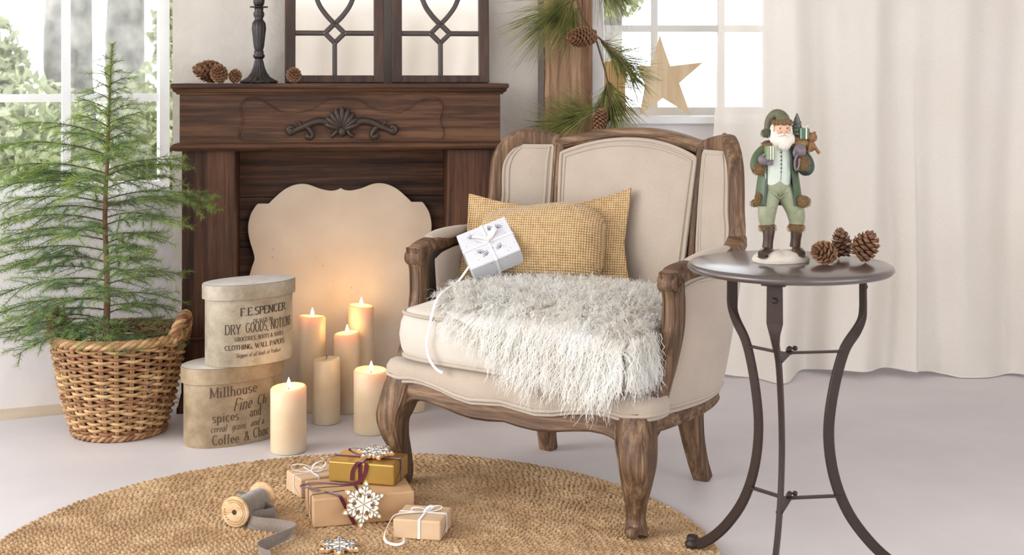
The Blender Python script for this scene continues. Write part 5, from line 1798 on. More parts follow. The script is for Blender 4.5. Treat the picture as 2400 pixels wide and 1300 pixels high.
# white present leaning on the pillow
def white_gift():
    c = chw(-.246, .225, .626)
    t = thing('white_gift_box', 'small white present with white ribbon and dark sprig print on the armchair', 'gift', c)
    t.rotation_euler = (Matrix.Rotation(CH_A + math.radians(22), 3, 'Z') @ Matrix.Rotation(math.radians(46), 3, 'X') @ Matrix.Rotation(math.radians(30), 3, 'Z')).to_euler()
    t.rotation_mode = 'XYZ'
    w, d, h = .148, .132, .062
    MB().box((0, 0, 0), (w, d, h)).build('wrapped_box', M['white_paper'], t, bevel=.004, bseg=3)
    g = .0012
    for ax in 'xy':
        mb = MB()
        if ax == 'x':
            p = [(0, -d / 2 - g, -h / 2), (0, -d / 2 - g, h / 2 - .002), (0, -d / 2 + .003, h / 2 + g), (0, d / 2 - .003, h / 2 + g), (0, d / 2 + g, h / 2 - .002), (0, d / 2 + g, -h / 2)]
            ups = [(0, -1, 0), (0, -1, .3), (0, -.3, 1), (0, .3, 1), (0, 1, .3), (0, 1, 0)]
        else:
            p = [(-w / 2 - g, 0, -h / 2), (-w / 2 - g, 0, h / 2 - .002), (-w / 2 + .003, 0, h / 2 + g), (w / 2 - .003, 0, h / 2 + g), (w / 2 + g, 0, h / 2 - .002), (w / 2 + g, 0, -h / 2)]
            ups = [(-1, 0, 0), (-1, 0, .3), (-.3, 0, 1), (.3, 0, 1), (1, 0, .3), (1, 0, 0)]
        strip(mb, p, .0075, .001, [Vector(u) for u in ups])
        mb.build('ribbon', M['ribbon_white'], t)
    bow(t, (0, 0, h / 2), [(.7, .045, .018), (2.5, .045, .018)], .008, M['ribbon_white'])
    rnd = random.Random(4)
    mb = MB()
    for (x, y) in ((-.038, .03), (.036, .034), (.03, -.034), (-.036, -.028), (.012, .040), (-.012, -.04)):
        a = rnd.uniform(0, 6)
        for k in range(5):
            b = a + (k - 2) * .38
            mb.tube([(x + .004 * math.cos(b), y + .004 * math.sin(b), h / 2 + .0006), (x + .017 * math.cos(b), y + .017 * math.sin(b), h / 2 + .0006)], .00055, 4)
    for k in range(26):
        mb.ball((rnd.uniform(-w / 2 + .008, w / 2 - .008), rnd.uniform(-d / 2 + .008, d / 2 - .008), h / 2 + .0003), (.0011, .0011, .0005), nu=6, nv=4)
    for k in range(10):
        mb.ball((w / 2 + .0003, rnd.uniform(-d / 2 + .008, d / 2 - .008), rnd.uniform(-h / 2, h / 2 - .006)), (.0005, .0011, .0011), nu=6, nv=4)
    for k in range(10):
        mb.ball((rnd.uniform(-w / 2 + .008, w / 2 - .008), -d / 2 - .0003, rnd.uniform(-h / 2, h / 2 - .006)), (.0011, .0005, .0011), nu=6, nv=4)
    mb.build('printed_sprigs', M['oat'], t)
    # long loose end hanging over the seat front (in the present's own frame)
    inv = (Matrix.Translation(c) @ t.rotation_euler.to_matrix().to_4x4()).inverted()
    pts = [chw(-.262, .15, .585), chw(-.275, .115, .545), chw(-.258, .05, .538), chw(-.235, -.02, .524), chw(-.218, -.064, .488), chw(-.214, -.082, .45), chw(-.220, -.084, .41), chw(-.208, -.086, .375), chw(-.188, -.082, .352), chw(-.170, -.080, .345)]
    ups = [chw(0, -1, 1) - CH_O, chw(0, -1, .6) - CH_O, chw(0, 0, 1) - CH_O, chw(0, -.2, 1) - CH_O, chw(0, -.7, .7) - CH_O] + [chw(0, -1, 0) - CH_O] * 5
    R3 = inv.to_3x3()
    ribbon_path(t, [tuple(inv @ p) for p in pts], .0075, M['ribbon_white'], [tuple(R3 @ Vector(u)) for u in ups], n=50)
white_gift()

# ------------------------------------------------------------------ curly sheepskin
def fur_mat():
    m, nt, b, o = new_mat('white_lambskin')
    v = coords(nt)
    n = nd(nt, 'ShaderNodeTexNoise', Scale=9.0, Detail=4.0); nt.links.new(v, n.inputs['Vector'])
    c = ramp(nt, n.outputs['Fac'], [(0.35, srgb(248, 245, 238)), (0.6, srgb(252, 251, 247)), (0.8, srgb(253, 253, 251))])
    df = nd(nt, 'ShaderNodeBsdfDiffuse'); tr = nt.nodes.new('ShaderNodeBsdfTranslucent')
    nt.links.new(c, df.inputs['Color']); nt.links.new(c, tr.inputs['Color'])
    mx = nd(nt, 'ShaderNodeMixShader', Fac=0.5)
    nt.links.new(df.outputs[0], mx.inputs[1]); nt.links.new(tr.outputs[0], mx.inputs[2]); nt.links.new(mx.outputs[0], o.inputs['Surface'])
    nt.nodes.remove(b)
    return m
M['fur'] = fur_mat()
def sheepskin():
    t = thing('sheepskin', 'curly white sheepskin draped over the armchair seat', 'sheepskin', CH_O, CH_A)
    rng = np.random.default_rng(21)
    Y0 = CU_Y0 - .012
    def surf(x, s):
        """s: distance from y=.44 forwards over the edge and down"""
        ytop = .44 - s
        if ytop > Y0 + .03:
            y = ytop; z = cu_top(np.clip(x, -.36, .36), max(y, CU_Y0 + .004)) + .006
            return np.array([x, y, z])
        e = (Y0 + .03) - ytop                     # past the start of the rounding
        z_top = cu_top(np.clip(x, -.36, .36), Y0 + .03) + .006
        q = min(1, e / .05)
        y = Y0 + .03 - .040 * math.sin(q * PI / 2)
        z = z_top - .030 * (1 - math.cos(q * PI / 2)) - max(0, e - .05)
        return np.array([x, y - .006, z])
    # outline in (x, s): hide shape
    out = cr([(-.275, .10), (-.29, .22), (-.285, .33), (-.25, .43), (-.17, .49), (-.09, .515), (-.02, .55), (.05, .60), (.13, .625), (.20, .61), (.27, .62), (.34, .60), (.370, .53), (.350, .33), (.345, .18), (.325, .06), (.20, .03), (.0, .04), (-.15, .05)], 120, closed=True)
    def inside(px, ps):
        c = False
        j = len(out) - 1
        for i in range(len(out)):
            if (out[i][1] > ps) != (out[j][1] > ps) and px < (out[j][0] - out[i][0]) * (ps - out[i][1]) / (out[j][1] - out[i][1]) + out[i][0]:
                c = not c
            j = i
        return c
    # hide
    cen = np.array([.05, .32])
    rings = []
    for q in np.linspace(0.03, 1, 12):
        rings.append([surf(*(cen + (p - cen) * q)) for p in out])
    n = len(out)
    V = [p for r in rings for p in r]
    F = []
    for i in range(11):
        for k in range(n):
            F.append((i * n + k, (i + 1) * n + k, (i + 1) * n + (k + 1) % n, i * n + (k + 1) % n))
    F.append(tuple(range(n)))
    hd = MB().add(V, F, True).build('hide', M['fur'], t)
    # curly locks
    locks = []
    while len(locks) < 2300:
        x, s = rng.uniform(-.30, .365), rng.uniform(.02, .63)
        if inside(x, s): locks.append((x, s))
    SEG, PER = 9, 6
    P = []
    side = [('side', k) for k in range(190)]
    for (x, s) in locks + side:
        wrap = x == 'side'
        if wrap: x, s = .372, .50
        p = surf(x, s)
        if wrap: p = np.array([.380 + rng.uniform(0, .006), rng.uniform(-.065, .055), rng.uniform(.425, .495)])
        dx = surf(min(x + .01, .36), s) - p; ds = surf(x, s + .01) - p
        nrm = np.cross(dx, ds); nrm /= np.linalg.norm(nrm) + 1e-9
        if nrm[2] < 0 and s < .45: nrm = -nrm
        if s >= .45 and nrm[1] > 0: nrm = -nrm
        front = np.clip((s - .42) / .08, 0, 1)
        a = rng.uniform(0, 2 * PI)
        rad = np.array([x - .05, .12 - (s - .32) * 1.0 - .12, 0]) * 1.2
        flow = np.array([math.cos(a), math.sin(a), 0]) * .55 * (1 - front * .7) + np.array([x - .05, -(s - .32), 0]) * 1.6 * (1 - front) + np.array([(x - .12) * .8, -.12, -1.0]) * front * 1.1
        d0 = nrm * rng.uniform(.5, 1.0) * (1 - .45 * front) + flow
        if wrap: d0 = np.array([.22, -.25 + rng.normal(0, .15), -1.0]); nrm = np.array([1.0, -.2, .2])
        d0 /= np.linalg.norm(d0)
        L = rng.uniform(.042, .066) * (1 + .25 * front)
        amp = rng.uniform(.0022, .0046); fr = rng.uniform(1.6, 2.8); ph = rng.uniform(0, 2 * PI)
        sidev = np.cross(d0, nrm + 1e-3); sidev /= np.linalg.norm(sidev) + 1e-9
        sid2 = np.cross(d0, sidev)
        u = np.linspace(0, 1, SEG)
        for k in range(PER):
            j = rng.normal(0, .0036, 3); j[2] *= .4
            dj = d0 + rng.normal(0, .17, 3); dj /= np.linalg.norm(dj)
            Lk = L * rng.uniform(.75, 1.12)
            grav = .30 * (1 - front) + .12
            line = p[None] + j[None] + dj[None] * (Lk * u)[:, None] + np.array([0, 0, -1])[None] * (grav * Lk * u ** 2)[:, None]
            w = amp * np.minimum(1, u * 2.2) * rng.uniform(.8, 1.2)
            phk = ph + rng.normal(0, .4)
            line += sidev[None] * (w * np.cos(2 * PI * fr * u + phk))[:, None] + sid2[None] * (w * np.sin(2 * PI * fr * u + phk))[:, None]
            # keep above the seat
            for i in range(0 if wrap else SEG):
                if line[i, 1] > Y0 + .005 and abs(line[i, 0]) < .365:
                    zz = cu_top(np.clip(line[i, 0], -.36, .36), max(line[i, 1], CU_Y0 + .004)) + .009
                    if line[i, 2] < zz and line[i, 2] > zz - .06: line[i, 2] = zz + .006 * u[i]
                elif line[i, 2] > CU_Z0 - .02 and line[i, 1] > Y0 - .020:
                    if line[i, 2] < .47: line[i, 1] = Y0 - .020 - .006 * u[i]
            P.append(line)
    P = np.array(P)
    P[:, :, 0] = np.where(P[:, :, 1] > .055, np.minimum(P[:, :, 0], .368), P[:, :, 0])
    R = np.interp(np.linspace(0, 1, SEG), [0, .5, 1], [.0012, .0011, .0005])[None].repeat(len(P), 0)
    V, F = strands(P, R, 2)
    F = F[:len(F) // 2]
    o = np_obj('wool_locks', V, F, M['fur'], t)
    o['kind'] = 'stuff'
sheepskin()

# ------------------------------------------------------------------ sheer curtain
def curtain():
    m, nt, b, o = new_mat('sheer_linen')
    v = coords(nt)
    n = nd(nt, 'ShaderNodeTexNoise', Scale=900.0, Detail=1.0); nt.links.new(v, n.inputs['Vector'])
    n2 = nd(nt, 'ShaderNodeTexNoise', Scale=2.0, Detail=3.0); nt.links.new(v, n2.inputs['Vector'])
    c = ramp(nt, n2.outputs['Fac'], [(0.3, srgb(244, 236, 224)), (0.7, srgb(250, 244, 235))])
    df = nd(nt, 'ShaderNodeBsdfDiffuse'); nt.links.new(c, df.inputs['Color'])
    tl = nd(nt, 'ShaderNodeBsdfTranslucent'); nt.links.new(c, tl.inputs['Color'])
    mx = nd(nt, 'ShaderNodeMixShader', Fac=0.2)
    nt.links.new(df.outputs[0], mx.inputs[1]); nt.links.new(tl.outputs[0], mx.inputs[2])
    tr = nt.nodes.new('ShaderNodeBsdfTransparent')
    mx2 = nt.nodes.new('ShaderNodeMixShader')
    f = ramp(nt, n.outputs['Fac'], [(0.35, (.06, .06, .06, 1)), (0.65, (.24, .24, .24, 1))])
    nt.links.new(f, mx2.inputs[0]); nt.links.new(mx.outputs[0], mx2.inputs[1]); nt.links.new(tr.outputs[0], mx2.inputs[2])
    nt.links.new(mx2.outputs[0], o.inputs['Surface'])
    nt.nodes.remove(b)
    M['sheer'] = m
    x0, x1 = .765, 3.25
    nx, nz = 420, 60
    rnd = random.Random(6)
    ph = [rnd.uniform(0, 6) for _ in range(12)]
    def fold(x, z):
        low = 1 - z / CEIL
        d = x - x0
        k = .015 + .020 * low
        dens = 1.0 if d < .75 else .55
        w = math.sin(19 * x + ph[0] + .6 * math.sin(3 * x)) + .55 * math.sin(41 * x + ph[1] + low * .8) + .5 * math.sin(9 * x + ph[2] - low * .5)
        w += 1.3 * low ** 3 * math.sin(27 * x + ph[3])
        flare = -.02 * low ** 2
        return 4.99 + k * w * dens + flare - .02 * math.exp(-z / .06) * (1 + math.sin(14 * x + ph[4]))
    def fn(u, v):
        x = x0 + (x1 - x0) * u
        zb = .004 + .030 * max(0, math.sin(7.3 * x + ph[5])) + .008 * math.sin(17 * x)
        zb = max(.003, zb)
        z = zb + (2.62 - zb) * v ** 1.25
        xx = x + .012 * math.sin(5 * x + 3 * z) - .10 * (1 - u) * (1 - v) ** 2 * .6
        return (xx, fold(x, z), z)
    t = thing('sheer_curtain', 'long sheer cream curtain hanging from ceiling to floor', 'curtain', (0, 0, 0))
    MB().surf(fn, nx, nz).build('cloth', m, t)
    # hem seam
    MB().tube([Vector(fn(u, .0)) + Vector((0, 0, .002)) for u in np.linspace(0, 1, 300)], .0022, 4).build('hem', M['ribbon_white'], t)
    MB().tube([(x0 - .05, 4.99, 2.63), (x1, 4.99, 2.63)], .011, 10).build('curtain_rod', M['white_paint'], t)
curtain()
def drape():
    # white drape on the wall across the room; the mirrors show it
    t = thing('white_drape', 'white drape across the room, seen only in the lattice mirrors', 'curtain', (0, 0, 0))
    MB().surf(lambda u, v: (-1.0 + 2.7 * u + .25 * (v - .5), -2.86 + .05 * math.sin(u * 62) + .04 * math.sin(u * 23 + 1), .02 + 2.6 * v), 160, 8).build('cloth', M['linen_seat'], t)
drape()
# ------------------------------------------------------------------ bearded figurine on the side table
M['f_trouser'] = plain('sage_trousers', srgb(140, 144, 114), 0.35, 0, 0.12, 60, 0.1)
M['f_vest'] = plain('pale_mint_vest', srgb(192, 200, 186), 0.35, 0, 0.06, 60)
M['f_coat'] = plain('dark_green_coat', srgb(70, 86, 54), 0.35, 0, 0.15, 60)
M['f_coat_in'] = plain('deep_teal_lining', srgb(48, 66, 56), 0.35, 0, 0.15, 60)
M['f_fur'] = plain('brown_gold_fur', srgb(134, 104, 64), 0.6, 0, 0.5, 420, 1.0)
M['f_boot'] = plain('glossy_brown_boots', srgb(66, 46, 34), 0.25, 0, 0.15, 60)
M['f_skin'] = plain('painted_skin', srgb(214, 166, 136), 0.4, 0, 0.05, 60, sss=0.1)
M['f_beard'] = plain('white_beard', srgb(226, 216, 204), 0.5, 0, 0.1, 300, 0.5)
M['f_mitten'] = plain('grey_mauve_mittens', srgb(112, 100, 104), 0.45, 0, 0.1, 60)
M['f_snow'] = plain('cream_snow_base', srgb(206, 196, 182), 0.5, 0, 0.08, 60, 0.2)
M['f_hat'] = plain('frosted_green_hat', srgb(92, 90, 66), 0.5, 0, 0.35, 260, 0.4)
M['f_gift'] = plain('olive_striped_gift', srgb(128, 132, 88), 0.4, 0, 0.1, 60)
M['f_ribbon'] = plain('pale_ribbon_paint', srgb(226, 220, 206), 0.4)
M['f_teal'] = plain('teal_ribbon_paint', srgb(120, 168, 156), 0.4)
M['f_bear'] = plain('toy_bear_brown', srgb(138, 98, 62), 0.6, 0, 0.35, 300, 0.6)
M['f_sack'] = plain('ochre_sack', srgb(140, 112, 66), 0.6, 0, 0.35, 300, 0.6)
M['f_tree'] = plain('frosted_toy_tree', srgb(104, 112, 98), 0.6, 0, 0.6, 320, 0.8)
def figurine():
    d = 2.905
    c = Vector(((1830 - 1200) / FPX * d, d, TZ + .0005))
    t = thing('bearded_figurine', 'painted figurine of a bearded old man in green coat on the side table', 'figurine', c, math.radians(6))
    K = d / FPX                                   # size of one photo pixel there
    def V3(x, z, y=0.0): return Vector((x * K, y * K, z * K))
    def ell(mb, x, z, y, rx, rz, ry, M_=None, nu=16, nv=12): mb.ball(V3(x, z, y), (rx * K, ry * K, rz * K), M_, nu, nv); return mb
    def limb(mb, pts, seg=16, flat=None):
        """pts (x, z, y, rx, ry)"""
        q = cr(pts, len(pts) * 5)
        e = np.abs(q[-1][:3] - q[0][:3])
        upv = (0, 0, 1) if e[2] > .6 * max(e[0], e[1]) else (0, -1, 0)
        mb.sweep([tuple(V3(p[0], p[1], p[2])) for p in q], [circ(max(.5, p[3]) * K, seg, max(.5, p[4]) * K) for p in q], up=upv); return mb
    rnd = random.Random(9)
    # snow base
    mb = MB()
    n = 48
    rings = []
    for q, z in ((1.0, 0), (1.02, 6), (.97, 13), (.80, 20), (.5, 25), (.1, 27)):
        rings.append([V3(q * (67 + 3 * math.sin(3 * a + 1)) * math.cos(a) - 1, z + (2 * math.sin(5 * a) if 0 < q < .9 else 0), q * (46 + 4 * math.sin(2 * a)) * math.sin(a)) for a in np.linspace(0, 2 * PI, n, endpoint=False)])
    mb.add([p for r in rings for p in r], [(i * n + k, i * n + (k + 1) % n, (i + 1) * n + (k + 1) % n, (i + 1) * n + k) for i in range(5) for k in range(n)], True)
    mb.add(rings[-1], [tuple(range(n))]); mb.add(rings[0][::-1], [tuple(range(n))])
    mb.build('snow_base', M['f_snow'], t)
    # boots
    for (x, toe, y0) in ((-32, -24, -6), (37, 4, 2)):
        mb = MB()
        limb(mb, [(x - 1, 34, y0 + 3, 12.5, 14), (x, 50, y0 + 1, 12, 12.5), (x + 1, 66, y0, 13.5, 13), (x + 1, 84, y0, 14.5, 14)])
        limb(mb, [(x + 4 - toe * .1, 27, y0 + 8, 10, 8), (x + toe * .25, 27, y0 - 6, 13, 9.5), (x + toe * .75, 24, y0 - 20, 13, 9), (x + toe, 22, y0 - 31, 9.5, 7)])
        mb.build('boot', M['f_boot'], t)
        mb = MB()
        limb(mb, [(x, 20.5, y0 + 14, 9, 3.5), (x + toe * .3, 19, y0 - 6, 13.5, 3.5), (x + toe * .8, 16.5, y0 - 22, 13.5, 3.2), (x + toe, 15.5, y0 - 33, 9, 3)])
        mb.build('boot_sole', M['f_boot'], t)
    # fur cuffs of the trousers
    def furry(mb, x, z, y, rx, rz, ry, n=90):
        ell(mb, x, z, y, rx * .92, rz, ry * .92)
        for k in range(n):
            a = k * 2.4; h = (k + .5) / n * 2 - 1
            rr = math.sqrt(max(0, 1 - abs(h) ** 3))
            p = V3(x + rx * rr * math.cos(a), z + rz * h * .9, y + ry * rr * math.sin(a))
            e = Vector((math.cos(a), math.sin(a), -.9 + rnd.uniform(-.4, .4))).normalized()
            s = Vector((-math.sin(a), math.cos(a), 0)) * 1.7 * K
            mb.add([p - e * 3 * K - s, p - e * 3 * K + s, p + e * 4.5 * K], [(0, 1, 2)])
            mb.add([p - e * 3 * K - s, p + Vector((math.cos(a), math.sin(a), 0)) * 2.2 * K, p + e * 4.5 * K], [(0, 1, 2)])
            mb.add([p - e * 3 * K + s, p + e * 4.5 * K, p + Vector((math.cos(a), math.sin(a), 0)) * 2.2 * K], [(0, 1, 2)])
    for x, z in ((-32, 80), (37, 79)):
        mb = MB(); furry(mb, x, z, 0, 19, 13, 19); mb.build('fur_cuff', M['f_fur'], t)
    # trousers: two legs and a seat in one skin
    mb = MB()
    limb(mb, [(-33, 88, 0, 17, 17), (-34, 102, 0, 20, 19), (-33, 122, -2, 22, 21), (-28, 145, -1, 23, 22), (-21, 168, 0, 22, 23), (-16, 185, 0, 22, 24)], 20)
    limb(mb, [(38, 88, 0, 17, 17), (38, 102, 0, 20, 19), (33, 122, -2, 22, 21), (22, 145, -1, 23, 22), (8, 168, 0, 23, 23), (0, 185, 0, 23, 24)], 20)
    limb(mb, [(-9, 152, 1, 20, 16), (-10, 168, 0, 34, 25), (-11, 185, -1, 35, 28), (-12, 200, -2, 33, 28), (-12, 214, -1, 32, 26)], 24)
    mb.build('trousers', M['f_trouser'], t)
    mb = MB()
    for pts in ([(-30, 165, -23), (-20, 158, -25), (-9, 150, -22)], [(12, 165, -23), (2, 158, -25), (-8, 150, -22)], [(-36, 120, -21), (-28, 130, -23), (-20, 128, -20)], [(26, 116, -22), (34, 124, -23), (42, 122, -20)], [(-8, 150, -20), (-10, 180, -28)]):
        mb.tube([tuple(V3(*p)) for p in cr(pts, 10)], 1.5 * K, 5)
    mb.build('trouser_folds', M['f_trouser'], t)
    # vest with pointed hem
    def vest(u, v):
        a = (u - .5) * PI * 1.15
        q = v
        hem = 190 + (9 * math.cos((abs(a) - .55) * 3.2) * -1 if abs(a) < 1.3 else 0)
        z = hem + (275 - hem) * q
        w = np.interp(z, [185, 205, 235, 260, 275], [37, 37, 36, 33, 25]); dp = np.interp(z, [185, 210, 240, 275], [32, 33, 31, 22])
        xc = np.interp(z, [185, 275], [-12, -6])
        return V3(xc + w * math.sin(a), z, -dp * math.cos(a) + 2)
    MB().surf(vest, 40, 20).build('vest', M['f_vest'], t)
    mb = MB()
    for z in (212, 221, 230, 239, 248, 257, 266):
        ell(mb, -9 + (z - 212) * .03, z, -np.interp(z, [205, 235, 275], [31.5, 31.5, 21]), 1.9, 1.9, 1.9, nu=8, nv=6)
    mb.build('vest_buttons', M['f_boot'], t)
    mb = MB(); mb.tube([tuple(vest(.5, v) + Vector((.0016, -.0004, 0))) for v in np.linspace(0, 1, 12)], .6 * K, 4); mb.build('vest_seam', M['f_coat'], t)
    # back of the coat and the two open fronts
    def coat(u, v):
        a = u * 2 * PI
        z = 132 + (278 - 132) * v
        w = np.interp(z, [132, 170, 210, 245, 268, 278], [58, 53, 47, 46, 40, 22]); dp = np.interp(z, [132, 200, 260, 278], [40, 35, 28, 18])
        return V3(-4 + w * math.cos(a), z, dp * math.sin(a) + 6)
    A0, A1 = -1.02, PI + .78
    MB().surf(lambda u, v: coat((A0 + (A1 - A0) * u) / (2 * PI), v), 48, 24).build('coat', M['f_coat'], t).modifiers.new('thickness', 'SOLIDIFY').thickness = 3 * K
    # lapel edges
    for a in (A0, A1):
        MB().tube([tuple(coat(a / (2 * PI), v)) for v in np.linspace(0, .97, 20)], 2.6 * K, 6).build('lapel', M['f_coat_in'], t)
    # fur hem pieces
    for (x, z, y, rx, rz, ry) in ((45, 142, -22, 18, 15, 11), (-55, 148, -6, 7, 16, 12)):
        mb = MB(); furry(mb, x, z, y, rx, rz, ry, 110); mb.build('fur_hem', M['f_fur'], t)
    mb = MB()
    for k in range(18):
        a = .1 + k / 17 * (PI - .2)
        furry(mb, -4 + 57 * math.cos(a), 136, 6 + 40 * math.sin(a), 9, 9, 7, 14)
    mb.build('fur_hem', M['f_fur'], t)
    # collar
    mb = MB()
    for a in np.linspace(-.6, PI + .6, 22):
        furry(mb, -4 + 31 * math.cos(a), 274 + 3 * math.sin(a), 4 + 22 * math.sin(a), 9, 7, 8, 14)
    mb.build('fur_collar', M['f_fur'], t)
    # arms
    mb = MB(); limb(mb, [(-38, 262, 4, 14, 14), (-52, 246, 2, 15, 15), (-60, 228, -4, 14.5, 15), (-60, 216, -12, 13, 13)]); mb.build('sleeve', M['f_coat'], t)
    mb = MB(); furry(mb, -58, 218, -16, 13, 15, 14, 110); mb.build('fur_cuff', M['f_fur'], t)
    mb = MB(); ell(mb, -50, 240, -27, 13, 13, 11)
    for k in range(4): limb(mb, [(-43, 246 - 5 * k, -30, 3.6, 3.6), (-36, 247 - 5 * k, -35, 3.8, 3.8), (-31, 246 - 5 * k, -33, 3.2, 3.2)], 8)
    limb(mb, [(-52, 250, -33, 4, 4), (-46, 255, -38, 4, 4), (-40, 256, -39, 3, 3)], 8)
    mb.build('mitten', M['f_mitten'], t)
    mb = MB(); limb(mb, [(34, 262, 4, 14, 14), (52, 248, 2, 16, 16), (62, 228, -4, 17, 17), (56, 216, -14, 17, 15), (44, 222, -22, 14, 14)]); mb.build('sleeve', M['f_coat_in'], t)
    mb = MB(); furry(mb, 43, 232, -27, 17, 19, 14, 130); mb.build('fur_cuff', M['f_fur'], t)
    mb = MB(); ell(mb, 36, 262, -30, 15, 16, 12)
    for k in range(4): limb(mb, [(30 + 4 * k, 270, -36, 4, 4), (31 + 4 * k, 263, -42, 4.2, 4.2), (32 + 4 * k, 254, -40, 3.6, 3.6)], 8)
    limb(mb, [(24, 264, -34, 4.4, 4.4), (21, 256, -36, 4.2, 4.2), (23, 248, -35, 3.2, 3.2)], 8)
    mb.build('mitten', M['f_mitten'], t)
    MB().tube([tuple(V3(*p)) for p in cr([(28, 254, -40), (22, 240, -38), (22, 224, -36), (27, 216, -35), (31, 226, -38), (32, 244, -40)], 20)], 3.0 * K, 6).build('sack_neck', M['f_mitten'], t)
    # present held in front
    g = MB().box(V3(-38, 257, -36), (20 * K, 17 * K, 30 * K)).build('held_gift', M['f_gift'], t, bevel=1.2 * K)
    for dx in (-6, 0, 6): MB().box(V3(-38 + dx, 257, -36), (2.2 * K, 17.8 * K, 30.8 * K)).build('gift_stripe', M['f_teal'] if dx < 0 else M['f_ribbon'], g)
    # head, face
    mb = MB(); ell(mb, -1, 309, -8, 19, 25, 20, nu=24, nv=18)
    ell(mb, -1, 304, -28.5, 4.6, 4.6, 5, nu=10, nv=8)                   # nose
    ell(mb, -11, 304, -23, 6, 5, 5, nu=10, nv=8); ell(mb, 9, 304, -23, 6, 5, 5, nu=10, nv=8)   # cheeks
    ell(mb, -20, 306, -4, 4, 6, 5, nu=8, nv=6); ell(mb, 18, 306, -4, 4, 6, 5, nu=8, nv=6)      # ears
    hd = mb.build('head', M['f_skin'], t)
    for x in (-9, 7):
        MB().ball(V3(x, 313, -25.2), (2.4 * K, 1.8 * K, 1.9 * K), None, 8, 6).build('eye', M['f_boot'], hd)
        MB().tube([tuple(V3(x - 6, 317, -23.5)), tuple(V3(x, 320, -26)), tuple(V3(x + 5, 317.5, -24.5))], 1.5 * K, 5).build('eyebrow', M['f_beard'], hd)
    MB().ball(V3(-1, 295, -26), (4.5 * K, 2 * K, 1.5 * K), None, 8, 6).build('lips', M['f_skin'], hd)
    # beard: core and wavy locks
    mb = MB(); limb(mb, [(-1, 303, -8, 22, 16), (-1, 292, -12, 29, 17), (0, 282, -16, 29, 15), (0, 274, -19, 22, 10), (1, 268, -21, 12, 6)], 18)
    for k in range(34):
        u = k / 33
        a = -1.35 + 2.7 * u
        x0, y0 = -1 + 26 * math.sin(a), -10 - 16 * math.cos(a)
        ln = 20 + 14 * math.cos(a)
        pts = [(x0 * (1 - .35 * q) + 2.2 * math.sin(9 * q + k), 296 + 8 * math.cos(a * 1.3) * 0 - ln * q, y0 - 4 * math.sin(PI * q) - 4 * q) for q in np.linspace(0, 1, 8)]
        mb.tube([tuple(V3(*p)) for p in pts], [2.4 * K, 3 * K, 3 * K, 2.8 * K, 2.5 * K, 2 * K, 1.5 * K, .6 * K], 6)
    for s in (-1, 1):
        mb.tube([tuple(V3(-1 + s * 1, 299, -30)), tuple(V3(-1 + s * 8, 299, -30)), tuple(V3(-1 + s * 16, 294, -25)), tuple(V3(-1 + s * 20, 288, -20))], [2.4 * K, 3.2 * K, 2.6 * K, 1 * K], 7)
        mb.tube([tuple(V3(-1 + s * 20, 322, -8)), tuple(V3(-1 + s * 22, 308, -10)), tuple(V3(-1 + s * 24, 294, -10))], [3 * K, 4 * K, 3.4 * K], 7)
    mb.build('beard', M['f_beard'], t)
    # hat with fur brim and drooping tip
    mb = MB(); limb(mb, [(0, 322, -4, 21, 21), (-1, 334, -3, 20, 20), (-6, 343, -1, 15, 16), (-16, 344, 2, 11, 11), (-26, 334, 4, 9, 9), (-31, 320, 4, 7.5, 7.5), (-33, 308, 3, 6, 6)], 18); mb.build('hat', M['f_hat'], t)
    mb = MB()
    for a in np.linspace(0, 2 * PI, 16, endpoint=False):
        furry(mb, 0 + 20 * math.cos(a), 326, -5 + 20 * math.sin(a), 6, 7, 6, 14)
    mb.build('hat_brim', M['f_fur'], t)
    mb = MB(); furry(mb, -34, 301, 2, 11, 11, 11, 90); mb.build('hat_pompom', M['f_hat'], t)
    # sack over the shoulder with toys
    mb = MB(); ell(mb, 44, 275, 8, 30, 24, 22); furry(mb, 44, 288, 6, 28, 8, 22, 120); mb.build('sack', M['f_sack'], t)
    mb = MB()
    for k, (z, r) in enumerate(((302, 18), (311, 16), (320, 13), (329, 10), (337, 6.5))):
        mb.lathe([(r * K, (z - 5) * K), (r * .62 * K, (z + 2) * K), (r * .3 * K, (z + 9) * K), (0.0001, (z + 11) * K)], 14, c=V3(40, 0, 2), ripple=lambda a, q: .18 * math.cos(7 * a))
    mb.build('toy_tree', M['f_tree'], t)
    g = MB().box(V3(52, 300, -6), (24 * K, 22 * K, 24 * K)).build('sack_gift', M['f_coat'], t, bevel=1 * K)
    MB().box(V3(56, 300, -6), (3 * K, 23 * K, 25 * K)).build('gift_ribbon', M['f_ribbon'], g)
    MB().box(V3(43, 300, -6), (3 * K, 23 * K, 25 * K)).build('gift_ribbon', M['f_teal'], g)
    mb = MB()
    for s in (-1, 1): mb.tube([tuple(V3(56 + s * 9 * math.sin(PI * q), 313 + 6 * math.sin(PI * q) * (1 + .3 * math.cos(PI * q)), -8 + 4 * math.cos(2 * PI * q))) for q in np.linspace(0, 1, 9)], 1.5 * K, 5)
    mb.build('gift_bow', M['f_ribbon'], g)
    mb = MB(); ell(mb, 73, 291, -8, 12, 11.5, 11); ell(mb, 66, 301, -6, 4, 4, 3); ell(mb, 80, 301, -4, 4, 4, 3); ell(mb, 76, 288, -18, 5, 4, 4); ell(mb, 70, 270, -6, 12, 13, 10)
    limb(mb, [(76, 272, -12, 4, 4), (82, 262, -14, 4, 4), (88, 254, -14, 4, 4)], 8); limb(mb, [(66, 274, -14, 4, 4), (62, 264, -18, 4, 4), (60, 256, -18, 4, 4)], 8)
    bear = mb.build('toy_bear', M['f_bear'], t)
    for x, z, y in ((69, 294, -18), (78, 294, -17), (77, 290, -22)): MB().ball(V3(x, z, y), 1.2 * K, None, 6, 5).build('bear_eye', M['f_boot'], bear)
figurine()
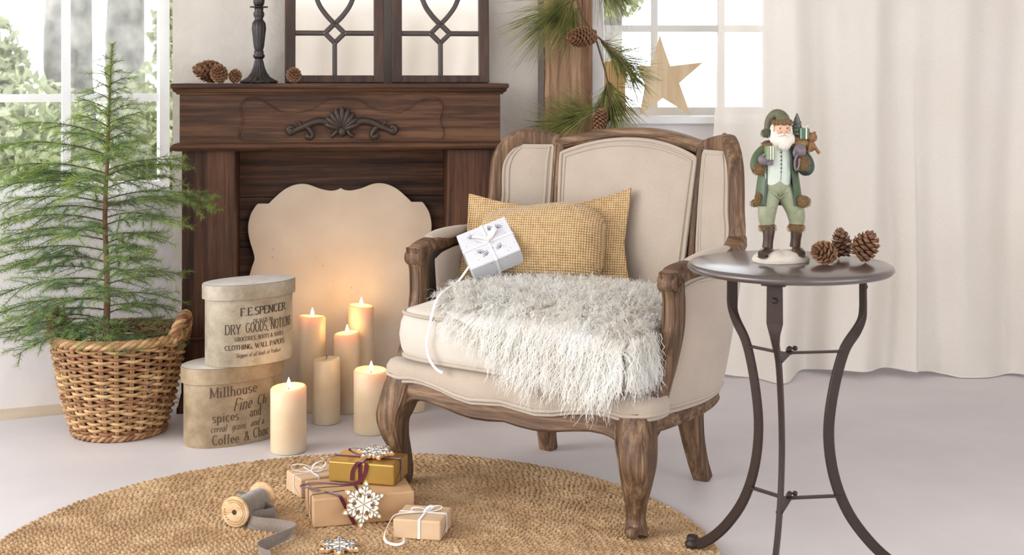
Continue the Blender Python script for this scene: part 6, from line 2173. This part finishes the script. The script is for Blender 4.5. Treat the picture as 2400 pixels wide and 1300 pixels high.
# ------------------------------------------------------------------ pine garland on the post
def garland():
    d0 = 4.66
    root = at(1362, -60, d0)
    t = thing('pine_garland', 'long-needled pine branch with two cones hanging on the oak post', 'branch', root)
    rng = np.random.default_rng(31)
    def L(px, py, dd=0.0):
        return np.array(at(px, py, d0 + dd) - root)
    stems = {
        'main': [(1340, -300, .09), (1345, -220, .075), (1356, -130, .03), (1362, -60, 0), (1352, -10, 0), (1366, 40, -.01), (1392, 80, -.02), (1408, 130, -.02), (1424, 190, -.02), (1422, 225, -.01), (1404, 250, 0), (1376, 272, .0), (1340, 288, .01), (1300, 300, .01)],
        'side': [(1392, 80, -.02), (1412, 96, -.02), (1436, 122, -.03), (1462, 150, -.04), (1480, 172, -.05)],
        'upper': [(1352, -10, 0), (1390, -40, .0), (1440, -50, .0)],
        'left': [(1356, -5, 0), (1330, 10, -.02), (1318, 26, -.03)],
        'down': [(1424, 200, -.02), (1430, 235, -.03), (1432, 262, -.03)]}
    r0 = {'main': .0045, 'side': .0035, 'upper': .004, 'left': .003, 'down': .003}
    for nm, pts in stems.items():
        q = cr([L(*p) for p in pts], 30)
        MB().tube([tuple(p) for p in q], list(np.linspace(r0[nm], r0[nm] * .55, 30)), 7).build('stem', M['twig'], t)
    MB().tube([tuple(L(1340, -296, .125)), tuple(L(1340, -300, .07))], .003, 6).build('nail', M['iron'], t)
    # tufts: (start, end of the bearing stretch in px, mean direction in px, length, spread, count)
    THIN = .6
    tufts = [((1350, -20), (1320, 25), (-.86, .62), .25, .30, 330), ((1345, 0), (1330, 20), (-.15, 1.0), .15, .30, 150), ((1360, 10), (1350, 30), (-.45, .9), .19, .25, 130),
             ((1400, -45), (1440, -50), (.55, .85), .17, .34, 230),
             ((1405, 92), (1478, 172), (.72, .62), .115, .42, 300), ((1415, 100), (1470, 160), (.98, -.1), .13, .30, 90), ((1420, 105), (1480, 172), (.55, .85), .12, .3, 160),
             ((1424, 190), (1422, 228), (.55, .85), .17, .42, 260), ((1424, 205), (1432, 262), (.1, 1.0), .12, .40, 260), ((1424, 195), (1410, 245), (-.25, 1.0), .10, .35, 160),
             ((1400, 252), (1330, 290), (-.85, -.30), .17, .36, 200), ((1390, 265), (1310, 298), (-.75, .40), .12, .40, 260), ((1380, 270), (1300, 300), (-.98, .02), .13, .3, 160)]
    for k, (a, b, dr, ln, sp, cnt) in enumerate(tufts):
        cnt = int(cnt * THIN)
        u = rng.random(cnt)
        A, B = L(*a), L(*b)
        base = A[None] + (B - A)[None] * u[:, None] + rng.normal(0, .002, (cnt, 3))
        D = np.zeros((cnt, 3))
        ang = rng.normal(0, sp, cnt)
        D[:, 0] = dr[0] * np.cos(ang) - dr[1] * np.sin(ang)
        D[:, 2] = -(dr[1] * np.cos(ang) + dr[0] * np.sin(ang))
        D[:, 1] = rng.normal(-.12, .28, cnt)
        D /= np.linalg.norm(D, axis=1, keepdims=True)
        S = 6
        uu = np.linspace(0, 1, S)
        LL = ln * rng.uniform(.55, 1.1, cnt)
        sag = np.array([0, 0, -1])
        P = base[:, None] + D[:, None] * (LL[:, None] * uu[None])[:, :, None] + sag[None, None] * (.10 * LL[:, None] * uu[None] ** 2)[:, :, None] * rng.uniform(.2, 1.5, cnt)[:, None, None]
        # stay in front of the post and wall
        ymax = 4.765 - root.y
        P[:, :, 1] = np.minimum(P[:, :, 1], ymax)
        R = np.interp(uu, [0, .7, 1], [.0009, .0008, .0003])[None].repeat(cnt, 0)
        V, F = strands(P, R)
        o = np_obj('needle_tuft', V, F, M['pine'], t); o['kind'] = 'stuff'
    pine_cone(L(1395, 84, -.05), Vector((-1, -.45, -.12)), .105, .036, 110, 41, None, None, parent=t)
    pine_cone(L(1412, 256, -.05), Vector((-.25, -.3, -1)), .085, .028, 90, 42, None, None, parent=t)
garland()

# ------------------------------------------------------------------ things on the window sill
def star():
    d = 5.20
    zs = SILL2 + .028
    pts = [(1548, 88), (1572, 161), (1650, 152), (1593, 201), (1619, 276), (1554, 236), (1499, 277), (1513, 206), (1494, 160), (1529, 161)]
    c = at(1558, 277, d)
    t = thing('wooden_star', 'flat pale wooden star standing on the window sill', 'star', (c.x, d, zs))
    out = []
    for px, py in pts:
        q = at(px, py, d)
        out.append((q.x - c.x, max(0.0, q.z - at(0, 277, d).z)))
    area = sum(out[i][0] * out[(i + 1) % 10][1] - out[(i + 1) % 10][0] * out[i][1] for i in range(10))
    if area < 0: out = out[::-1]
    tl = math.radians(5)
    MB().prism(out, .009, lambda x, y, z: (x, y + z * math.tan(tl), z + .0005)).build('star_board', M['star_wood'], t, bevel=.001)
star()
def plank_box():
    d = 5.19
    zs = SILL2 + .028
    a, b = at(1390, 277, d).x, at(1466, 277, d).x
    h = at(0, 143, d).z - zs
    t = thing('slatted_box', 'small pale wooden slatted box on the sill behind the pine branch', 'box', ((a + b) / 2, d, zs))
    W = b - a
    rnd = random.Random(5)
    n = 4
    for side in (0, 1):
        for k in range(n):
            w = W / n - .0015
            m_ = MB().box((0, 0, h / 2), (w, .008, h - rnd.uniform(0, .006)))
            o = m_.build('slat', M['crate_wood'], t, bevel=.001)
            o.location = (-W / 2 + (k + .5) * W / n, .075 * side, 0)
    for s in (-1, 1):
        MB().box((s * (W / 2 - .004), .0375, h / 2 - .002), (.008, .066, h - .006)).build('side_board', M['crate_wood'], t, bevel=.001)
    MB().box((0, .0375, .005), (W - .017, .066, .008)).build('base_board', M['crate_wood'], t)
plank_box()

# ------------------------------------------------------------------ garden outside
M['g_trunk'] = plain('washed_out_grey_bark', srgb(146, 142, 138), 0.9, 0, 0.45, 7, 1.0)  # grey bark lightened: the overexposed outdoor look is put into its colour
M['g_ground'] = plain('pale_garden_ground', srgb(178, 180, 150), 0.95, 0, 0.2, 3)
M['g_leaf'] = needle_mat('washed_out_leaves', srgb(150, 158, 126), srgb(178, 184, 152), srgb(206, 206, 180))  # leaf greens paled and greyed, painting the outdoor glare into the colour
gr = MB().add([(-16, 5.6, -.35), (16, 5.6, -.35), (16, 30, -.35), (-16, 30, -.35)], [(0, 1, 2, 3)]).build('garden_ground', M['g_ground'])
gr['kind'] = 'structure'; gr['label'] = 'pale lawn of the garden outside the windows'
g2 = MB().add([(-16, 3.2, -.35), (-4.6, 3.2, -.35), (-2.1, 5.6, -.35), (-16, 5.6, -.35)], [(0, 1, 2, 3)]).build('garden_lawn', M['g_ground'])
g2['kind'] = 'structure'; g2['label'] = 'strip of lawn close to the garden window'
def garden_tree(px, d, r, label, crown, seed, name='garden_tree', cat='tree', h=4.2, n=3800, leaf=.05):
    rng = np.random.default_rng(seed)
    x = (px - 1200) / FPX * d
    t = thing(name, label, cat, (x, d, -.35), 0, 'garden trees and shrubs behind the windows')
    if r > 0:
        q = cr([(0, 0, 0, r * 1.25), (.02, 0, .8, r), (-.03, .0, 1.8, r * .92), (.04, 0, 3.0, r * .8), (.02, 0, h, r * .6)], 24)
        secs = []
        for i, p in enumerate(q):
            secs.append([((p[3] * (1 + .07 * math.sin(5 * a + i * .5) + .04 * math.sin(11 * a - i))) * math.cos(a), (p[3] * (1 + .07 * math.sin(5 * a + i * .5))) * math.sin(a)) for a in np.linspace(0, 2 * PI, 22, endpoint=False)])
        MB().sweep([tuple(p[:3]) for p in q], secs, up=(0, 1, 0)).build('trunk', M['g_trunk'], t)
    V, F = [], []
    for (cx, cy, cz, rx, rz, frac) in crown:
        m = int(n * frac)
        g = rng.normal(0, 1, (m, 3)); g /= np.linalg.norm(g, axis=1, keepdims=True); g *= rng.random((m, 1)) ** .45
        P = np.array([cx, cy, cz + .35]) + g * np.array([rx, rx * .7, rz])
        P[:, 2] = np.maximum(P[:, 2], .05)
        A = rng.normal(0, 1, (m, 3)); A /= np.linalg.norm(A, axis=1, keepdims=True)
        B = np.cross(A, rng.normal(0, 1, (m, 3))); B /= np.linalg.norm(B, axis=1, keepdims=True)
        s = leaf * rng.uniform(.6, 1.3, (m, 1))
        b0 = sum(len(v) for v in V)
        V.append(np.stack([P - A * s, P - B * s * .45, P + A * s, P + B * s * .45], 1).reshape(-1, 3))
        F.append(np.arange(m * 4).reshape(-1, 4) + b0)
    if V:
        o = np_obj('foliage', np.concatenate(V), np.concatenate(F), M['g_leaf'], t, smooth=False); o['kind'] = 'stuff'
    return t
garden_tree(168, 9.0, .16, 'garden tree with broad grey trunk seen left of the window bar', [(-.9, .3, 2.3, .55, .5, .5), (-.3, .1, 3.3, .6, .5, .5)], 1)
garden_tree(300, 10.2, .15, 'garden tree with grey trunk seen right of the window bar', [(.75, .2, 2.2, .35, .8, .5), (.4, .5, 3.6, .6, .5, .5)], 2)
garden_tree(40, 8.4, 0, 'leafy garden shrub at the far left behind the window', [(0, 0, .55, .55, .6, .6), (-.35, .2, 1.15, .35, .4, .4)], 3, 'garden_shrub', 'shrub', n=4500)
garden_tree(395, 9.0, 0, 'leafy garden shrub right, close to the window frame and mantel', [(0, 0, .6, .4, .7, .6), (.1, .2, 1.4, .28, .4, .4)], 4, 'garden_shrub', 'shrub', n=3600)
garden_tree(205, 12.0, 0, 'low garden shrub between the two grey trunks', [(0, 0, .4, .9, .5, 1)], 5, 'garden_shrub', 'shrub', n=3600)
garden_tree(1440, 11.0, .10, 'garden tree behind the oak post seen through the bright window', [(-.1, 0, 2.0, .45, .45, .7), (-.3, .2, 1.4, .3, .3, .3)], 6, n=3600)
